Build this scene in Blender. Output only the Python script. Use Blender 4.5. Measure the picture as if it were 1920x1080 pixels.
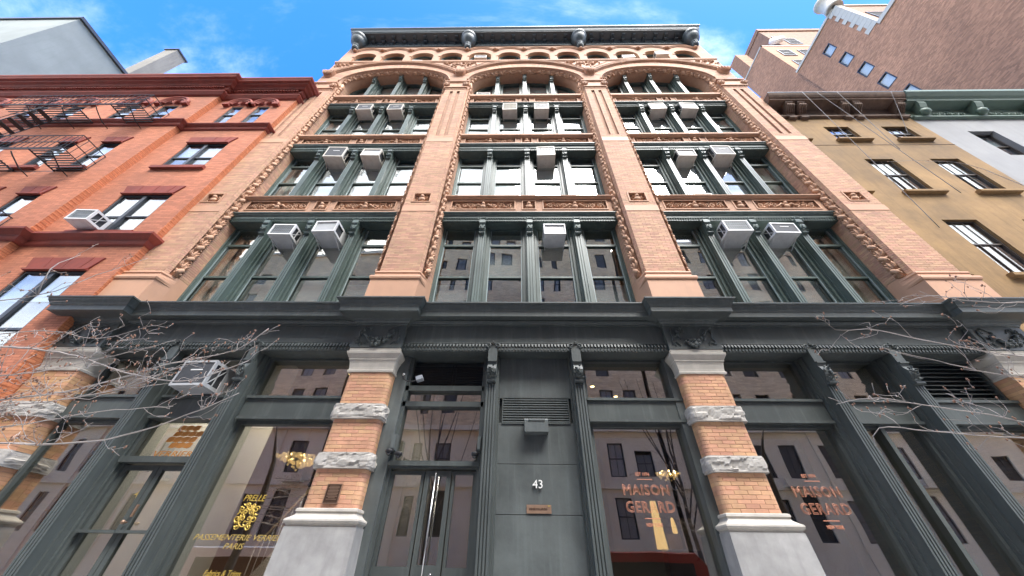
import bpy, math, random
import numpy as np
from mathutils import Vector, Matrix, noise as mnoise
random.seed(7)
for o in list(bpy.data.objects):
    bpy.data.objects.remove(o)
SC = bpy.context.scene
COL = SC.collection
# ------------------------------------------------------------------ camera
YAW, PITCH, ROLL = (math.radians(a) for a in (-1.203, 40.02, 0.861))
FW = Vector((math.sin(YAW) * math.cos(PITCH), math.cos(YAW) * math.cos(PITCH), math.sin(PITCH)))
R0 = Vector((math.cos(YAW), -math.sin(YAW), 0))
U0 = R0.cross(FW)
RT = R0 * math.cos(ROLL) + U0 * math.sin(ROLL)
UP = U0 * math.cos(ROLL) - R0 * math.sin(ROLL)
cd = bpy.data.cameras.new('camera')
cd.sensor_width = 36
cd.lens = 630 / 1920 * 36
cd.clip_start = .05
cd.clip_end = 3000
cam = bpy.data.objects.new('camera', cd)
COL.objects.link(cam)
cam.matrix_world = Matrix(((RT.x, UP.x, -FW.x, -.329), (RT.y, UP.y, -FW.y, -5.644), (RT.z, UP.z, -FW.z, 1.45), (0, 0, 0, 1)))
SC.camera = cam
# ------------------------------------------------------------------ sky, sun, exposure
SUN_EL, SUN_AZ = math.radians(60), math.radians(150)     # azimuth clockwise from +Y (north): behind the camera, to the right, veiled by cloud
W = bpy.data.worlds.new('World')
SC.world = W
W.use_nodes = True
wt = W.node_tree
wt.nodes.clear()
def wn(t, **k):
    n = wt.nodes.new(t)
    for a, b in k.items():
        setattr(n, a, b)
    return n
sky = wn('ShaderNodeTexSky', sky_type='NISHITA', sun_disc=False)
sky.sun_elevation = SUN_EL
sky.sun_rotation = SUN_AZ
sky.air_density = 1.0
sky.dust_density = .3
sky.ozone_density = 2.6
tc = wn('ShaderNodeTexCoord')
# thin cirrus everywhere, thick bright cloud towards the south (what the upper panes mirror)
mp = wn('ShaderNodeMapping')
mp.inputs['Rotation'].default_value = (.5, .6, .2)
mp.inputs['Scale'].default_value = (1.0, 4.2, 3.4)
nz = wn('ShaderNodeTexNoise')
nz.inputs['Scale'].default_value = 1.15
nz.inputs['Detail'].default_value = 9
nz.inputs['Roughness'].default_value = .62
nz.inputs['Distortion'].default_value = .3
cr = wn('ShaderNodeMapRange', interpolation_type='SMOOTHSTEP')
cr.inputs[1].default_value = .44
cr.inputs[2].default_value = .98
cr.inputs[3].default_value = 0
cr.inputs[4].default_value = .85
sx = wn('ShaderNodeSeparateXYZ')
so = wn('ShaderNodeMapRange', interpolation_type='SMOOTHSTEP')
so.inputs[1].default_value = .12
so.inputs[2].default_value = -.55
so.inputs[3].default_value = 0
so.inputs[4].default_value = .43
n2 = wn('ShaderNodeTexNoise')
n2.inputs['Scale'].default_value = 2.3
n2.inputs['Detail'].default_value = 7
ad = wn('ShaderNodeMath', operation='ADD')
c2 = wn('ShaderNodeMapRange', interpolation_type='SMOOTHSTEP')
c2.inputs[1].default_value = .72
c2.inputs[2].default_value = .94
mxm = wn('ShaderNodeMath', operation='MAXIMUM')
mix = wn('ShaderNodeMix', data_type='RGBA')
mix.inputs['B'].default_value = (5.2, 5.35, 5.6, 1)
bg = wn('ShaderNodeBackground')
bg.inputs['Strength'].default_value = .15
wo = wn('ShaderNodeOutputWorld')
hs = wn('ShaderNodeHueSaturation')
hs.inputs['Hue'].default_value = .512
hs.inputs['Saturation'].default_value = 1.36
hs.inputs['Value'].default_value = .82
L = wt.links.new
L(tc.outputs['Generated'], mp.inputs['Vector'])
L(mp.outputs[0], nz.inputs['Vector'])
L(nz.outputs['Fac'], cr.inputs[0])
L(tc.outputs['Generated'], sx.inputs[0])
L(sx.outputs['Y'], so.inputs[0])
L(tc.outputs['Generated'], n2.inputs['Vector'])
L(n2.outputs['Fac'], ad.inputs[0])
L(so.outputs[0], ad.inputs[1])
L(ad.outputs[0], c2.inputs[0])
L(cr.outputs[0], mxm.inputs[0])
L(c2.outputs[0], mxm.inputs[1])
L(mxm.outputs[0], mix.inputs['Factor'])
L(sky.outputs[0], hs.inputs['Color'])
L(hs.outputs[0], mix.inputs['A'])
L(mix.outputs['Result'], bg.inputs['Color'])
L(bg.outputs[0], wo.inputs[0])
sd = bpy.data.lights.new('sun', 'SUN')
sd.energy = 2.0
sd.angle = math.radians(34)
sd.color = (1, .97, .93)
sun = bpy.data.objects.new('sun', sd)
COL.objects.link(sun)
sun.location = (-10, -20, 60)
sdir = Vector((math.sin(SUN_AZ) * math.cos(SUN_EL), math.cos(SUN_AZ) * math.cos(SUN_EL), math.sin(SUN_EL)))
sun.rotation_euler = sdir.to_track_quat('Z', 'Y').to_euler()
vs = SC.view_settings
vs.view_transform = 'Standard'
vs.look = 'None'
vs.exposure = 2.27
vs.gamma = 1
vs.use_curve_mapping = False
cy = SC.cycles
cy.use_denoising = True
cy.max_bounces = 7
cy.diffuse_bounces = 3
cy.use_adaptive_sampling = True
cy.adaptive_threshold = .02
cy.glossy_bounces = 3
cy.transparent_max_bounces = 24
cy.caustics_reflective = False
cy.caustics_refractive = False
cy.sample_clamp_indirect = 6
SC.render.filter_size = .95

# ------------------------------------------------------------------ materials
def nd(nt, t, **k):
    n = nt.nodes.new(t)
    for a, b in k.items():
        setattr(n, a, b)
    return n

def c4(c, f=1.0):
    return (min(c[0] * f, 1), min(c[1] * f, 1), min(c[2] * f, 1), 1)

MATS = {}
def mat(name, col, rough=.7, var=.12, vs_=2.2, bump=.15, bs=60, metal=0.0, spec=.4, per='none', pvar=.2, streak=0.0, stcol=(.03, .03, .03), brick=None, mortar=(.45, .36, .28), emit=None, bdist=.004, chips=0.0, chipcol=(.3, .33, .31)):
    """plain procedural surface; per = 'island'/'object' gives every piece its own shade; brick = (plane, length, course)"""
    m = bpy.data.materials.new(name)
    m.use_nodes = True
    nt = m.node_tree
    b = nt.nodes['Principled BSDF']
    lk = nt.links.new
    geo = nd(nt, 'ShaderNodeNewGeometry')
    pos = geo.outputs['Position']
    n1 = nd(nt, 'ShaderNodeTexNoise')
    n1.inputs['Scale'].default_value = vs_
    n1.inputs['Detail'].default_value = 6
    n1.inputs['Roughness'].default_value = .65
    lk(pos, n1.inputs['Vector'])
    mr = nd(nt, 'ShaderNodeMapRange')
    mr.inputs[1].default_value = .25
    mr.inputs[2].default_value = .75
    mr.inputs[3].default_value = 1 - var
    mr.inputs[4].default_value = 1 + var
    lk(n1.outputs['Fac'], mr.inputs[0])
    n5 = nd(nt, 'ShaderNodeTexNoise')
    n5.inputs['Scale'].default_value = vs_ * .27
    n5.inputs['Detail'].default_value = 3
    lk(pos, n5.inputs['Vector'])
    m5 = nd(nt, 'ShaderNodeMapRange')
    m5.inputs[1].default_value = .3
    m5.inputs[2].default_value = .7
    m5.inputs[3].default_value = 1 - var * .9
    m5.inputs[4].default_value = 1 + var * .7
    lk(n5.outputs['Fac'], m5.inputs[0])
    mm5 = nd(nt, 'ShaderNodeMath', operation='MULTIPLY')
    lk(mr.outputs[0], mm5.inputs[0])
    lk(m5.outputs[0], mm5.inputs[1])
    val = mm5.outputs[0]
    base = None
    hgt = None
    if brick:
        sp = nd(nt, 'ShaderNodeSeparateXYZ')
        lk(pos, sp.inputs[0])
        cb = nd(nt, 'ShaderNodeCombineXYZ')
        lk(sp.outputs['X' if brick[0] == 'x' else 'Y'], cb.inputs[0])
        lk(sp.outputs['Z'], cb.inputs[1])
        bt = nd(nt, 'ShaderNodeTexBrick')
        bt.inputs['Scale'].default_value = 1
        bt.inputs['Brick Width'].default_value = brick[1]
        bt.inputs['Row Height'].default_value = brick[2]
        bt.inputs['Mortar Size'].default_value = .0055
        bt.inputs['Mortar Smooth'].default_value = .3
        bt.inputs['Bias'].default_value = -.1
        bt.inputs['Color1'].default_value = c4(col, 1 - pvar)
        bt.inputs['Color2'].default_value = c4(col, 1 + pvar)
        bt.inputs['Mortar'].default_value = c4(mortar)
        lk(cb.outputs[0], bt.inputs['Vector'])
        base = bt.outputs['Color']
        inv = nd(nt, 'ShaderNodeMath', operation='SUBTRACT')
        inv.inputs[0].default_value = 1
        lk(bt.outputs['Fac'], inv.inputs[1])
        hgt = inv.outputs[0]
    if per != 'none':
        src = geo.outputs['Random Per Island'] if per == 'island' else nd(nt, 'ShaderNodeObjectInfo').outputs['Random']
        pr = nd(nt, 'ShaderNodeMapRange')
        pr.inputs[3].default_value = 1 - pvar
        pr.inputs[4].default_value = 1 + pvar
        lk(src, pr.inputs[0])
        mu = nd(nt, 'ShaderNodeMath', operation='MULTIPLY')
        lk(val, mu.inputs[0])
        lk(pr.outputs[0], mu.inputs[1])
        val = mu.outputs[0]
    vm = nd(nt, 'ShaderNodeVectorMath', operation='SCALE')
    if base is None:
        vm.inputs[0].default_value = col[:3]
    else:
        lk(base, vm.inputs[0])
    lk(val, vm.inputs['Scale'])
    out = vm.outputs[0]
    if per != 'none':
        # a slight hue swing from piece to piece
        hsv = nd(nt, 'ShaderNodeHueSaturation')
        ml = nd(nt, 'ShaderNodeMath', operation='MULTIPLY')
        ml.inputs[1].default_value = 7.31
        fr = nd(nt, 'ShaderNodeMath', operation='FRACT')
        hr = nd(nt, 'ShaderNodeMapRange')
        hr.inputs[3].default_value = .49
        hr.inputs[4].default_value = .512
        lk(src, ml.inputs[0])
        lk(ml.outputs[0], fr.inputs[0])
        lk(fr.outputs[0], hr.inputs[0])
        lk(hr.outputs[0], hsv.inputs['Hue'])
        lk(out, hsv.inputs['Color'])
        out = hsv.outputs[0]
    if streak > 0:
        mp_ = nd(nt, 'ShaderNodeMapping')
        mp_.inputs['Scale'].default_value = (5, 5, .35)
        lk(pos, mp_.inputs['Vector'])
        n3 = nd(nt, 'ShaderNodeTexNoise')
        n3.inputs['Scale'].default_value = 1.6
        n3.inputs['Detail'].default_value = 7
        n3.inputs['Roughness'].default_value = .7
        lk(mp_.outputs[0], n3.inputs['Vector'])
        sr = nd(nt, 'ShaderNodeMapRange')
        sr.inputs[1].default_value = .5
        sr.inputs[2].default_value = .78
        sr.inputs[4].default_value = streak
        lk(n3.outputs['Fac'], sr.inputs[0])
        mx = nd(nt, 'ShaderNodeMix', data_type='RGBA')
        mx.inputs['B'].default_value = c4(stcol)
        lk(sr.outputs[0], mx.inputs['Factor'])
        lk(out, mx.inputs['A'])
        out = mx.outputs['Result']
    if chips > 0:
        n6 = nd(nt, 'ShaderNodeTexNoise')
        n6.inputs['Scale'].default_value = 26
        n6.inputs['Detail'].default_value = 8
        n6.inputs['Roughness'].default_value = .75
        lk(pos, n6.inputs['Vector'])
        s6 = nd(nt, 'ShaderNodeMapRange')
        s6.inputs[1].default_value = .66
        s6.inputs[2].default_value = .74
        s6.inputs[4].default_value = chips
        lk(n6.outputs['Fac'], s6.inputs[0])
        x6 = nd(nt, 'ShaderNodeMix', data_type='RGBA')
        x6.inputs['B'].default_value = c4(chipcol)
        lk(s6.outputs[0], x6.inputs['Factor'])
        lk(out, x6.inputs['A'])
        out = x6.outputs['Result']
    lk(out, b.inputs['Base Color'])
    rr = nd(nt, 'ShaderNodeMapRange')
    rr.inputs[3].default_value = max(rough - .1, .03)
    rr.inputs[4].default_value = min(rough + .1, 1)
    lk(n1.outputs['Fac'], rr.inputs[0])
    lk(rr.outputs[0], b.inputs['Roughness'])
    b.inputs['Metallic'].default_value = metal
    b.inputs['Specular IOR Level'].default_value = spec
    if bump > 0 or hgt is not None:
        n4 = nd(nt, 'ShaderNodeTexNoise')
        n4.inputs['Scale'].default_value = bs
        n4.inputs['Detail'].default_value = 5
        lk(pos, n4.inputs['Vector'])
        hsrc = n4.outputs['Fac']
        if hgt is not None:
            am = nd(nt, 'ShaderNodeMath', operation='MULTIPLY_ADD')
            am.inputs[1].default_value = .35
            lk(hsrc, am.inputs[0])
            lk(hgt, am.inputs[2])
            hsrc = am.outputs[0]
        bp = nd(nt, 'ShaderNodeBump')
        bp.inputs['Strength'].default_value = max(bump, .3 if hgt is not None else 0)
        bp.inputs['Distance'].default_value = bdist
        lk(hsrc, bp.inputs['Height'])
        lk(bp.outputs[0], b.inputs['Normal'])
    if emit:
        b.inputs['Emission Color'].default_value = c4(emit[0])
        b.inputs['Emission Strength'].default_value = emit[1]
    MATS[name] = m
    return m

def glass(name, f0=.1, tint=(.9, .93, .93), wav=.012, wsc=1.3, refl=(.97, .98, .97)):
    m = bpy.data.materials.new(name)
    m.use_nodes = True
    nt = m.node_tree
    nt.nodes.clear()
    lk = nt.links.new
    out = nd(nt, 'ShaderNodeOutputMaterial')
    g2 = nd(nt, 'ShaderNodeNewGeometry')
    dt = nd(nt, 'ShaderNodeVectorMath', operation='DOT_PRODUCT')
    lk(g2.outputs['Normal'], dt.inputs[0])
    lk(g2.outputs['Incoming'], dt.inputs[1])
    ab = nd(nt, 'ShaderNodeMath', operation='ABSOLUTE')
    lk(dt.outputs['Value'], ab.inputs[0])
    om = nd(nt, 'ShaderNodeMath', operation='SUBTRACT', use_clamp=True)
    om.inputs[0].default_value = 1
    lk(ab.outputs[0], om.inputs[1])
    pw = nd(nt, 'ShaderNodeMath', operation='POWER')
    pw.inputs[1].default_value = 5
    lk(om.outputs[0], pw.inputs[0])
    fr = nd(nt, 'ShaderNodeMapRange')           # Schlick reflectance of one face
    fr.inputs[3].default_value = f0
    fr.inputs[4].default_value = 1
    lk(pw.outputs[0], fr.inputs[0])
    tr = nd(nt, 'ShaderNodeBsdfTransparent')
    tr.inputs['Color'].default_value = c4(tint)
    gl = nd(nt, 'ShaderNodeBsdfGlossy')
    gl.inputs['Roughness'].default_value = 0.0
    gl.inputs['Color'].default_value = c4(refl)
    geo = nd(nt, 'ShaderNodeNewGeometry')
    no = nd(nt, 'ShaderNodeTexNoise')
    no.inputs['Scale'].default_value = wsc
    no.inputs['Detail'].default_value = 1
    lk(geo.outputs['Position'], no.inputs['Vector'])
    bp = nd(nt, 'ShaderNodeBump')
    bp.inputs['Strength'].default_value = 1
    bp.inputs['Distance'].default_value = wav
    lk(no.outputs['Fac'], bp.inputs['Height'])
    lk(bp.outputs[0], gl.inputs['Normal'])
    mx = nd(nt, 'ShaderNodeMixShader')
    lk(fr.outputs[0], mx.inputs[0])
    lk(tr.outputs[0], mx.inputs[1])
    lk(gl.outputs[0], mx.inputs[2])
    lk(mx.outputs[0], out.inputs[0])
    MATS[name] = m
    return m

mat('brick_upper', (.50, .292, .19), .8, .14, 1.3, .3, 90, per='island', pvar=.15, streak=.32, stcol=(.30, .18, .135))
mat('brick_ground', (.58, .32, .19), .78, .14, 5, .35, 90, per='object', pvar=.11, streak=.2, stcol=(.36, .2, .13))
mat('brick_ground_joined', (.56, .31, .17), .78, .10, 5, .35, 90, per='island', pvar=.15)
mat('mortar', (.42, .26, .18), .95, .15, 8, .4, 120)
mat('brick_wall', (.49, .285, .185), .8, .13, 1.2, .3, 90, brick=('x', .206, .0575), mortar=(.38, .235, .165), pvar=.11, streak=.3, stcol=(.30, .18, .135))
mat('terracotta', (.49, .279, .172), .72, .17, 2.5, .35, 70, streak=.4, stcol=(.27, .155, .11))
mat('terracotta_ornament', (.53, .32, .205), .8, .22, 14, .5, 80, streak=.25, stcol=(.26, .155, .1))
mat('terracotta_smooth', (.54, .308, .192), .65, .10, 1.6, .12, 60, streak=.25, stcol=(.40, .245, .17))
mat('iron_green', (.080, .112, .100), .42, .2, 1.5, .2, 40, spec=.5, streak=.55, stcol=(.19, .235, .215), chips=.4)
mat('iron_dark', (.070, .081, .077), .48, .2, 1.2, .3, 30, spec=.45, streak=.6, stcol=(.135, .152, .145), chips=.5)
mat('iron_weathered', (.10, .113, .11), .5, .28, 2.0, .25, 30, spec=.4, streak=.6, stcol=(.16, .185, .18), chips=.45, chipcol=(.42, .44, .40))
mat('iron_cornice', (.058, .078, .088), .45, .14, 1.5, .15, 40, spec=.4, streak=.4, stcol=(.10, .125, .13))
mat('stone_pale', (.48, .445, .385), .8, .14, 6, .4, 60, streak=.4, stcol=(.33, .30, .26))
mat('stone_rough', (.40, .375, .335), .9, .14, 18, .35, 45, bdist=.006)
mat('marble_grey', (.37, .36, .34), .5, .22, 3.5, .15, 30, streak=.6, stcol=(.24, .235, .225))
mat('red_brick', (.50, .19, .105), .8, .2, .8, .4, 90, brick=('x', .206, .0575), mortar=(.33, .115, .065), pvar=.17, streak=.6, stcol=(.33, .12, .075))
mat('red_brick_lit_side', (.60, .22, .10), .8, .10, .9, .3, 90, brick=('y', .206, .0575), mortar=(.40, .13, .06), pvar=.14)  # brighter copy of the front brick: sunlit side faces put into the colour
mat('red_trim', (.25, .055, .036), .7, .22, 3, .3, 60, streak=.4, stcol=(.12, .03, .02), chips=.25, chipcol=(.4, .2, .15))
mat('tan_stucco', (.265, .165, .072), .85, .34, 1.3, .5, 30, streak=.7, stcol=(.15, .09, .04))
mat('brownstone', (.16, .105, .075), .8, .3, 5, .4, 50, streak=.5, stcol=(.05, .035, .028))
mat('grey_paint', (.28, .28, .28), .7, .14, 1.2, .2, 40, streak=.5, stcol=(.2, .2, .19))
mat('green_cornice', (.13, .19, .15), .55, .12, 2, .15, 40, streak=.3, stcol=(.08, .12, .1))
mat('tower_brick', (.40, .20, .115), .85, .22, .25, .1, 60, brick=('y', .26, .09), mortar=(.30, .2, .14), pvar=.26, streak=.25, stcol=(.25, .14, .09), bdist=.0008)
mat('tower_brick_front', (.30, .165, .105), .85, .16, .35, .3, 60, brick=('x', .26, .09), mortar=(.27, .19, .14), pvar=.25)
mat('limestone', (.52, .49, .43), .8, .08, 1.5, .2, 30)
mat('pale_stucco', (.23, .25, .24), .85, .16, .5, .2, 10, streak=.45, stcol=(.17, .19, .18))
mat('concrete', (.22, .205, .18), .9, .18, .8, .3, 12, streak=.7, stcol=(.12, .11, .1))
mat('black_metal', (.02, .02, .022), .5, .2, 4, .1, 40)
mat('ac_cream', (.68, .64, .56), .55, .12, 5, .1, 40, streak=.45, stcol=(.42, .35, .26))
mat('ac_white', (.74, .74, .72), .5, .1, 5, .1, 40, streak=.4, stcol=(.48, .45, .40))
mat('ac_grey', (.42, .43, .43), .45, .1, 5, .1, 40, streak=.3, stcol=(.3, .29, .28))
mat('ac_dark', (.05, .052, .055), .6, .2, 9, .1, 40)
mat('ac_fin', (.36, .38, .38), .45, .15, 9, .1, 40, metal=.4)
mat('window_dark', (.05, .056, .065), .4, .12, 3, .1, 40)
mat('window_grey', (.30, .32, .35), .45, .1, 3, .1, 40)
mat('window_brown', (.07, .055, .045), .5, .15, 3, .1, 40)
mat('blind', (.78, .79, .78), .8, .05, 3, .1, 40)
mat('curtain', (.72, .70, .64), .9, .08, 3, .1, 40)
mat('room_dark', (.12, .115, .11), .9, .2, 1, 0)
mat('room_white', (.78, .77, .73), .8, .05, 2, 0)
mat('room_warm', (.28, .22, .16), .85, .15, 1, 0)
mat('wood_dark', (.06, .032, .02), .5, .3, 6, .2, 30)
mat('wood_pale', (.36, .26, .16), .55, .2, 6, .2, 30)
mat('leather', (.035, .018, .017), .35, .2, 20, .2, 80)
mat('steel', (.62, .62, .6), .25, .08, 4, .05, 40, metal=1)
mat('bronze', (.10, .06, .04), .45, .2, 20, .2, 80, metal=.6)
mat('brass_plate', (.34, .22, .15), .4, .1, 10, .1, 60, metal=.5)
mat('gold_leaf', (.66, .46, .10), .4, .12, 30, 0, metal=.3)
mat('gold_text', (.50, .36, .11), .45, .1, 30, 0)
mat('orange_print', (.60, .25, .06), .6, .1, 10, 0)
mat('copper_print', (.62, .27, .17), .55, .1, 10, 0)
mat('white_print', (.80, .79, .75), .5, .05, 10, 0)
mat('blue_print', (.06, .13, .4), .5, .05, 10, 0)
mat('lamp_shade', (.85, .62, .32), .8, .1, 4, 0, emit=((1, .60, .2), .34))
mat('bulb', (1, .8, .5), .6, 0, 4, 0, emit=((1, .66, .28), 3.5))
mat('crystal', (.75, .55, .25), .2, .3, 30, 0, metal=.8, emit=((1, .65, .25), .12))
mat('bark', (.50, .445, .395), .9, .3, 9, .5, 60)
mat('bud', (.33, .19, .125), .8, .25, 30, .3, 80)
mat('bark_dark', (.10, .08, .065), .9, .25, 9, .5, 60)
mat('asphalt', (.05, .05, .052), .9, .2, 2, .5, 150)
mat('sidewalk', (.44, .43, .41), .9, .14, 1.5, .4, 60)
mat('road_paint', (.75, .75, .72), .8, .1, 5, .2, 60)
mat('opp_brick', (.74, .56, .36), .85, .12, .8, .3, 60, brick=('x', .42, .12), mortar=(.66, .54, .4), pvar=.16)
mat('opp_stone', (.78, .68, .53), .8, .1, .8, .2, 30, streak=.3, stcol=(.6, .5, .38))
mat('opp_pane', (.16, .16, .16), .5, .1, .5, 0, spec=.3, per='object', pvar=.85)
mat('car_red', (.20, .012, .012), .3, .05, 3, 0, spec=.6)
mat('car_white', (.72, .73, .74), .3, .04, 3, 0, spec=.6)
mat('car_glass', (.02, .022, .025), .08, .05, 3, 0, spec=.8)
mat('rubber', (.02, .02, .02), .9, .1, 9, 0)
mat('cable', (.10, .10, .11), .6, .1, 9, 0)
mat('hedge_leaf', (.045, .07, .03), .9, .3, 9, .5, 60)
mat('sash_highlight', (.30, .37, .37), .45, .1, 3, .1, 40)
glass('glass_upper', .17, (.86, .90, .90), .005, 1.1)
glass('glass_second', .33, (.84, .88, .88), .0035, 1.2, (1, .94, .84))
glass('glass_store', .35, (.88, .91, .90), .0035, .8, (1, .94, .84))
glass('glass_side', .16, (.8, .85, .86), .006, 1.0)
glass('glass_plain', .05, (.92, .94, .95), .004, 1.0)

# ------------------------------------------------------------------ mesh helpers
class MB:
    """collects shapes; build() links them as ONE mesh object"""
    def __init__(s):
        s.v, s.f, s.sm = [], [], []
    def add(s, vs_, fs, smooth=False):
        n = len(s.v)
        s.v += [tuple(p) for p in vs_]
        s.f += [tuple(i + n for i in f) for f in fs]
        s.sm += [smooth] * len(fs)
        return s
    def box(s, x0, x1, y0, y1, z0, z1):
        return s.add([(x0, y0, z0), (x1, y0, z0), (x1, y1, z0), (x0, y1, z0), (x0, y0, z1), (x1, y0, z1), (x1, y1, z1), (x0, y1, z1)],
                     [(0, 3, 2, 1), (4, 5, 6, 7), (0, 1, 5, 4), (1, 2, 6, 5), (2, 3, 7, 6), (3, 0, 4, 7)])
    def obox(s, o, ax, ay, az):
        """box from corner o with edge vectors"""
        o, ax, ay, az = Vector(o), Vector(ax), Vector(ay), Vector(az)
        p = [o, o + ax, o + ax + ay, o + ay]
        p += [q + az for q in p]
        return s.add(p, [(0, 3, 2, 1), (4, 5, 6, 7), (0, 1, 5, 4), (1, 2, 6, 5), (2, 3, 7, 6), (3, 0, 4, 7)])
    def bar(s, a, b, w, d=None):
        """square bar from a to b"""
        a, b = Vector(a), Vector(b)
        d = d or w
        t = (b - a).normalized()
        u = t.cross(Vector((0, 0, 1)) if abs(t.z) < .9 else Vector((0, 1, 0))).normalized()
        v = t.cross(u)
        return s.obox(a - u * w / 2 - v * d / 2, u * w, v * d, b - a)
    def prism(s, poly, ax, a0, a1, smooth=False):
        """extrude a closed polygon along axis ax ('x': poly=(y,z), 'y': (x,z), 'z': (x,y))"""
        k = len(poly)
        mk = {'x': lambda p, t: (t, p[0], p[1]), 'y': lambda p, t: (p[0], t, p[1]), 'z': lambda p, t: (p[0], p[1], t)}[ax]
        n = len(s.v)
        s.v += [mk(p, a0) for p in poly] + [mk(p, a1) for p in poly]
        for i in range(k):
            j = (i + 1) % k
            s.f.append((n + i, n + j, n + k + j, n + k + i))
            s.sm.append(smooth)
        s.f.append(tuple(n + i for i in range(k))[::-1])
        s.f.append(tuple(n + k + i for i in range(k)))
        s.sm += [False, False]
        return s
    def loft(s, secs, xc, yb, close=True):
        """stack of rectangles (z, half width, front y) sharing the back plane yb"""
        n = len(s.v)
        for z, hw, yf in secs:
            s.v += [(xc - hw, yb, z), (xc - hw, yf, z), (xc + hw, yf, z), (xc + hw, yb, z)]
        m = len(secs)
        for i in range(m - 1):
            for j in range(4):
                k = (j + 1) % 4
                s.f.append((n + 4 * i + j, n + 4 * i + k, n + 4 * i + 4 + k, n + 4 * i + 4 + j))
                s.sm.append(False)
        s.f += [(n + 3, n + 2, n + 1, n), tuple(n + 4 * (m - 1) + j for j in range(4))]
        s.sm += [False, False]
        return s
    def tube(s, pts, r, n=6, cap=True):
        pts = [Vector(p) for p in pts]
        k = len(pts)
        rs = r if isinstance(r, (list, tuple)) else [r] * k
        base = len(s.v)
        u = None
        for i, p in enumerate(pts):
            t = (pts[min(i + 1, k - 1)] - pts[max(i - 1, 0)])
            t = t.normalized() if t.length > 1e-9 else Vector((0, 0, 1))
            if u is None:
                u = t.cross(Vector((0, 0, 1)) if abs(t.z) < .9 else Vector((1, 0, 0))).normalized()
            else:
                u = (u - t * u.dot(t))
                u = u.normalized() if u.length > 1e-6 else t.orthogonal().normalized()
            w = t.cross(u)
            for j in range(n):
                a = 2 * math.pi * j / n
                s.v.append(tuple(p + (u * math.cos(a) + w * math.sin(a)) * rs[i]))
        for i in range(k - 1):
            for j in range(n):
                q = (j + 1) % n
                s.f.append((base + i * n + j, base + i * n + q, base + (i + 1) * n + q, base + (i + 1) * n + j))
                s.sm.append(True)
        if cap:
            s.f += [tuple(base + j for j in range(n))[::-1], tuple(base + (k - 1) * n + j for j in range(n))]
            s.sm += [False, False]
        return s
    def lathe(s, prof, c, axis=(0, 0, 1), n=16, smooth=True):
        """prof = (radius, height along axis)"""
        c, a = Vector(c), Vector(axis).normalized()
        u = a.orthogonal().normalized()
        w = a.cross(u)
        base = len(s.v)
        for r, h in prof:
            for j in range(n):
                t = 2 * math.pi * j / n
                s.v.append(tuple(c + a * h + (u * math.cos(t) + w * math.sin(t)) * r))
        for i in range(len(prof) - 1):
            for j in range(n):
                q = (j + 1) % n
                s.f.append((base + i * n + j, base + i * n + q, base + (i + 1) * n + q, base + (i + 1) * n + j))
                s.sm.append(smooth)
        s.f += [tuple(base + j for j in range(n))[::-1], tuple(base + (len(prof) - 1) * n + j for j in range(n))]
        s.sm += [False, False]
        return s
    def ell(s, c, r, n=8, m=5, rot=None):
        """ellipsoid"""
        base = len(s.v)
        c = Vector(c)
        R = rot or Matrix.Identity(3)
        for i in range(1, m):
            ph = math.pi * i / m
            for j in range(n):
                t = 2 * math.pi * j / n
                s.v.append(tuple(c + R @ Vector((r[0] * math.sin(ph) * math.cos(t), r[1] * math.sin(ph) * math.sin(t), r[2] * math.cos(ph)))))
        top, bot = len(s.v), len(s.v) + 1
        s.v += [tuple(c + R @ Vector((0, 0, r[2]))), tuple(c + R @ Vector((0, 0, -r[2])))]
        for i in range(m - 2):
            for j in range(n):
                q = (j + 1) % n
                s.f.append((base + i * n + j, base + (i + 1) * n + j, base + (i + 1) * n + q, base + i * n + q))
                s.sm.append(True)
        for j in range(n):
            q = (j + 1) % n
            s.f.append((top, base + j, base + q))
            s.f.append((bot, base + (m - 2) * n + q, base + (m - 2) * n + j))
            s.sm += [True, True]
        return s
    def leaf(s, c, d, nrm, ln, w, th):
        """small curled leaf: 2x4 grid bulging along nrm"""
        c, d, nrm = Vector(c), Vector(d).normalized(), Vector(nrm).normalized()
        u = d.cross(nrm).normalized()
        n = len(s.v)
        for i, (t, ww, hh) in enumerate(((0, .35, 0), (.3, 1, .8), (.65, .8, 1), (1, .08, .35))):
            p = c + d * ln * t
            s.v += [tuple(p - u * w * ww), tuple(p + nrm * th * (hh + .25)), tuple(p + u * w * ww)]
        for i in range(3):
            for j in range(2):
                a = n + 3 * i + j
                s.f.append((a, a + 1, a + 4, a + 3))
                s.sm.append(False)
        return s
    def holes(s, u0, u1, z0, z1, hs, mk, depth):
        """wall sheet with rectangular openings hs=(u0,u1,z0,z1) and their reveals; mk(u, d, z) -> xyz"""
        us = sorted({u0, u1, *[h[0] for h in hs], *[h[1] for h in hs]})
        zs = sorted({z0, z1, *[h[2] for h in hs], *[h[3] for h in hs]})
        us = [u for u in us if u0 <= u <= u1]
        zs = [z for z in zs if z0 <= z <= z1]
        for i in range(len(us) - 1):
            for j in range(len(zs) - 1):
                cu, cz = (us[i] + us[i + 1]) / 2, (zs[j] + zs[j + 1]) / 2
                if any(h[0] < cu < h[1] and h[2] < cz < h[3] for h in hs):
                    continue
                s.add([mk(us[i], 0, zs[j]), mk(us[i + 1], 0, zs[j]), mk(us[i + 1], 0, zs[j + 1]), mk(us[i], 0, zs[j + 1])], [(0, 1, 2, 3)])
        for a, b, c, d in hs:
            for p, q in (((a, c), (b, c)), ((b, c), (b, d)), ((b, d), (a, d)), ((a, d), (a, c))):
                s.add([mk(p[0], 0, p[1]), mk(q[0], 0, q[1]), mk(q[0], depth, q[1]), mk(p[0], depth, p[1])], [(0, 1, 2, 3)])
        return s
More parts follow.
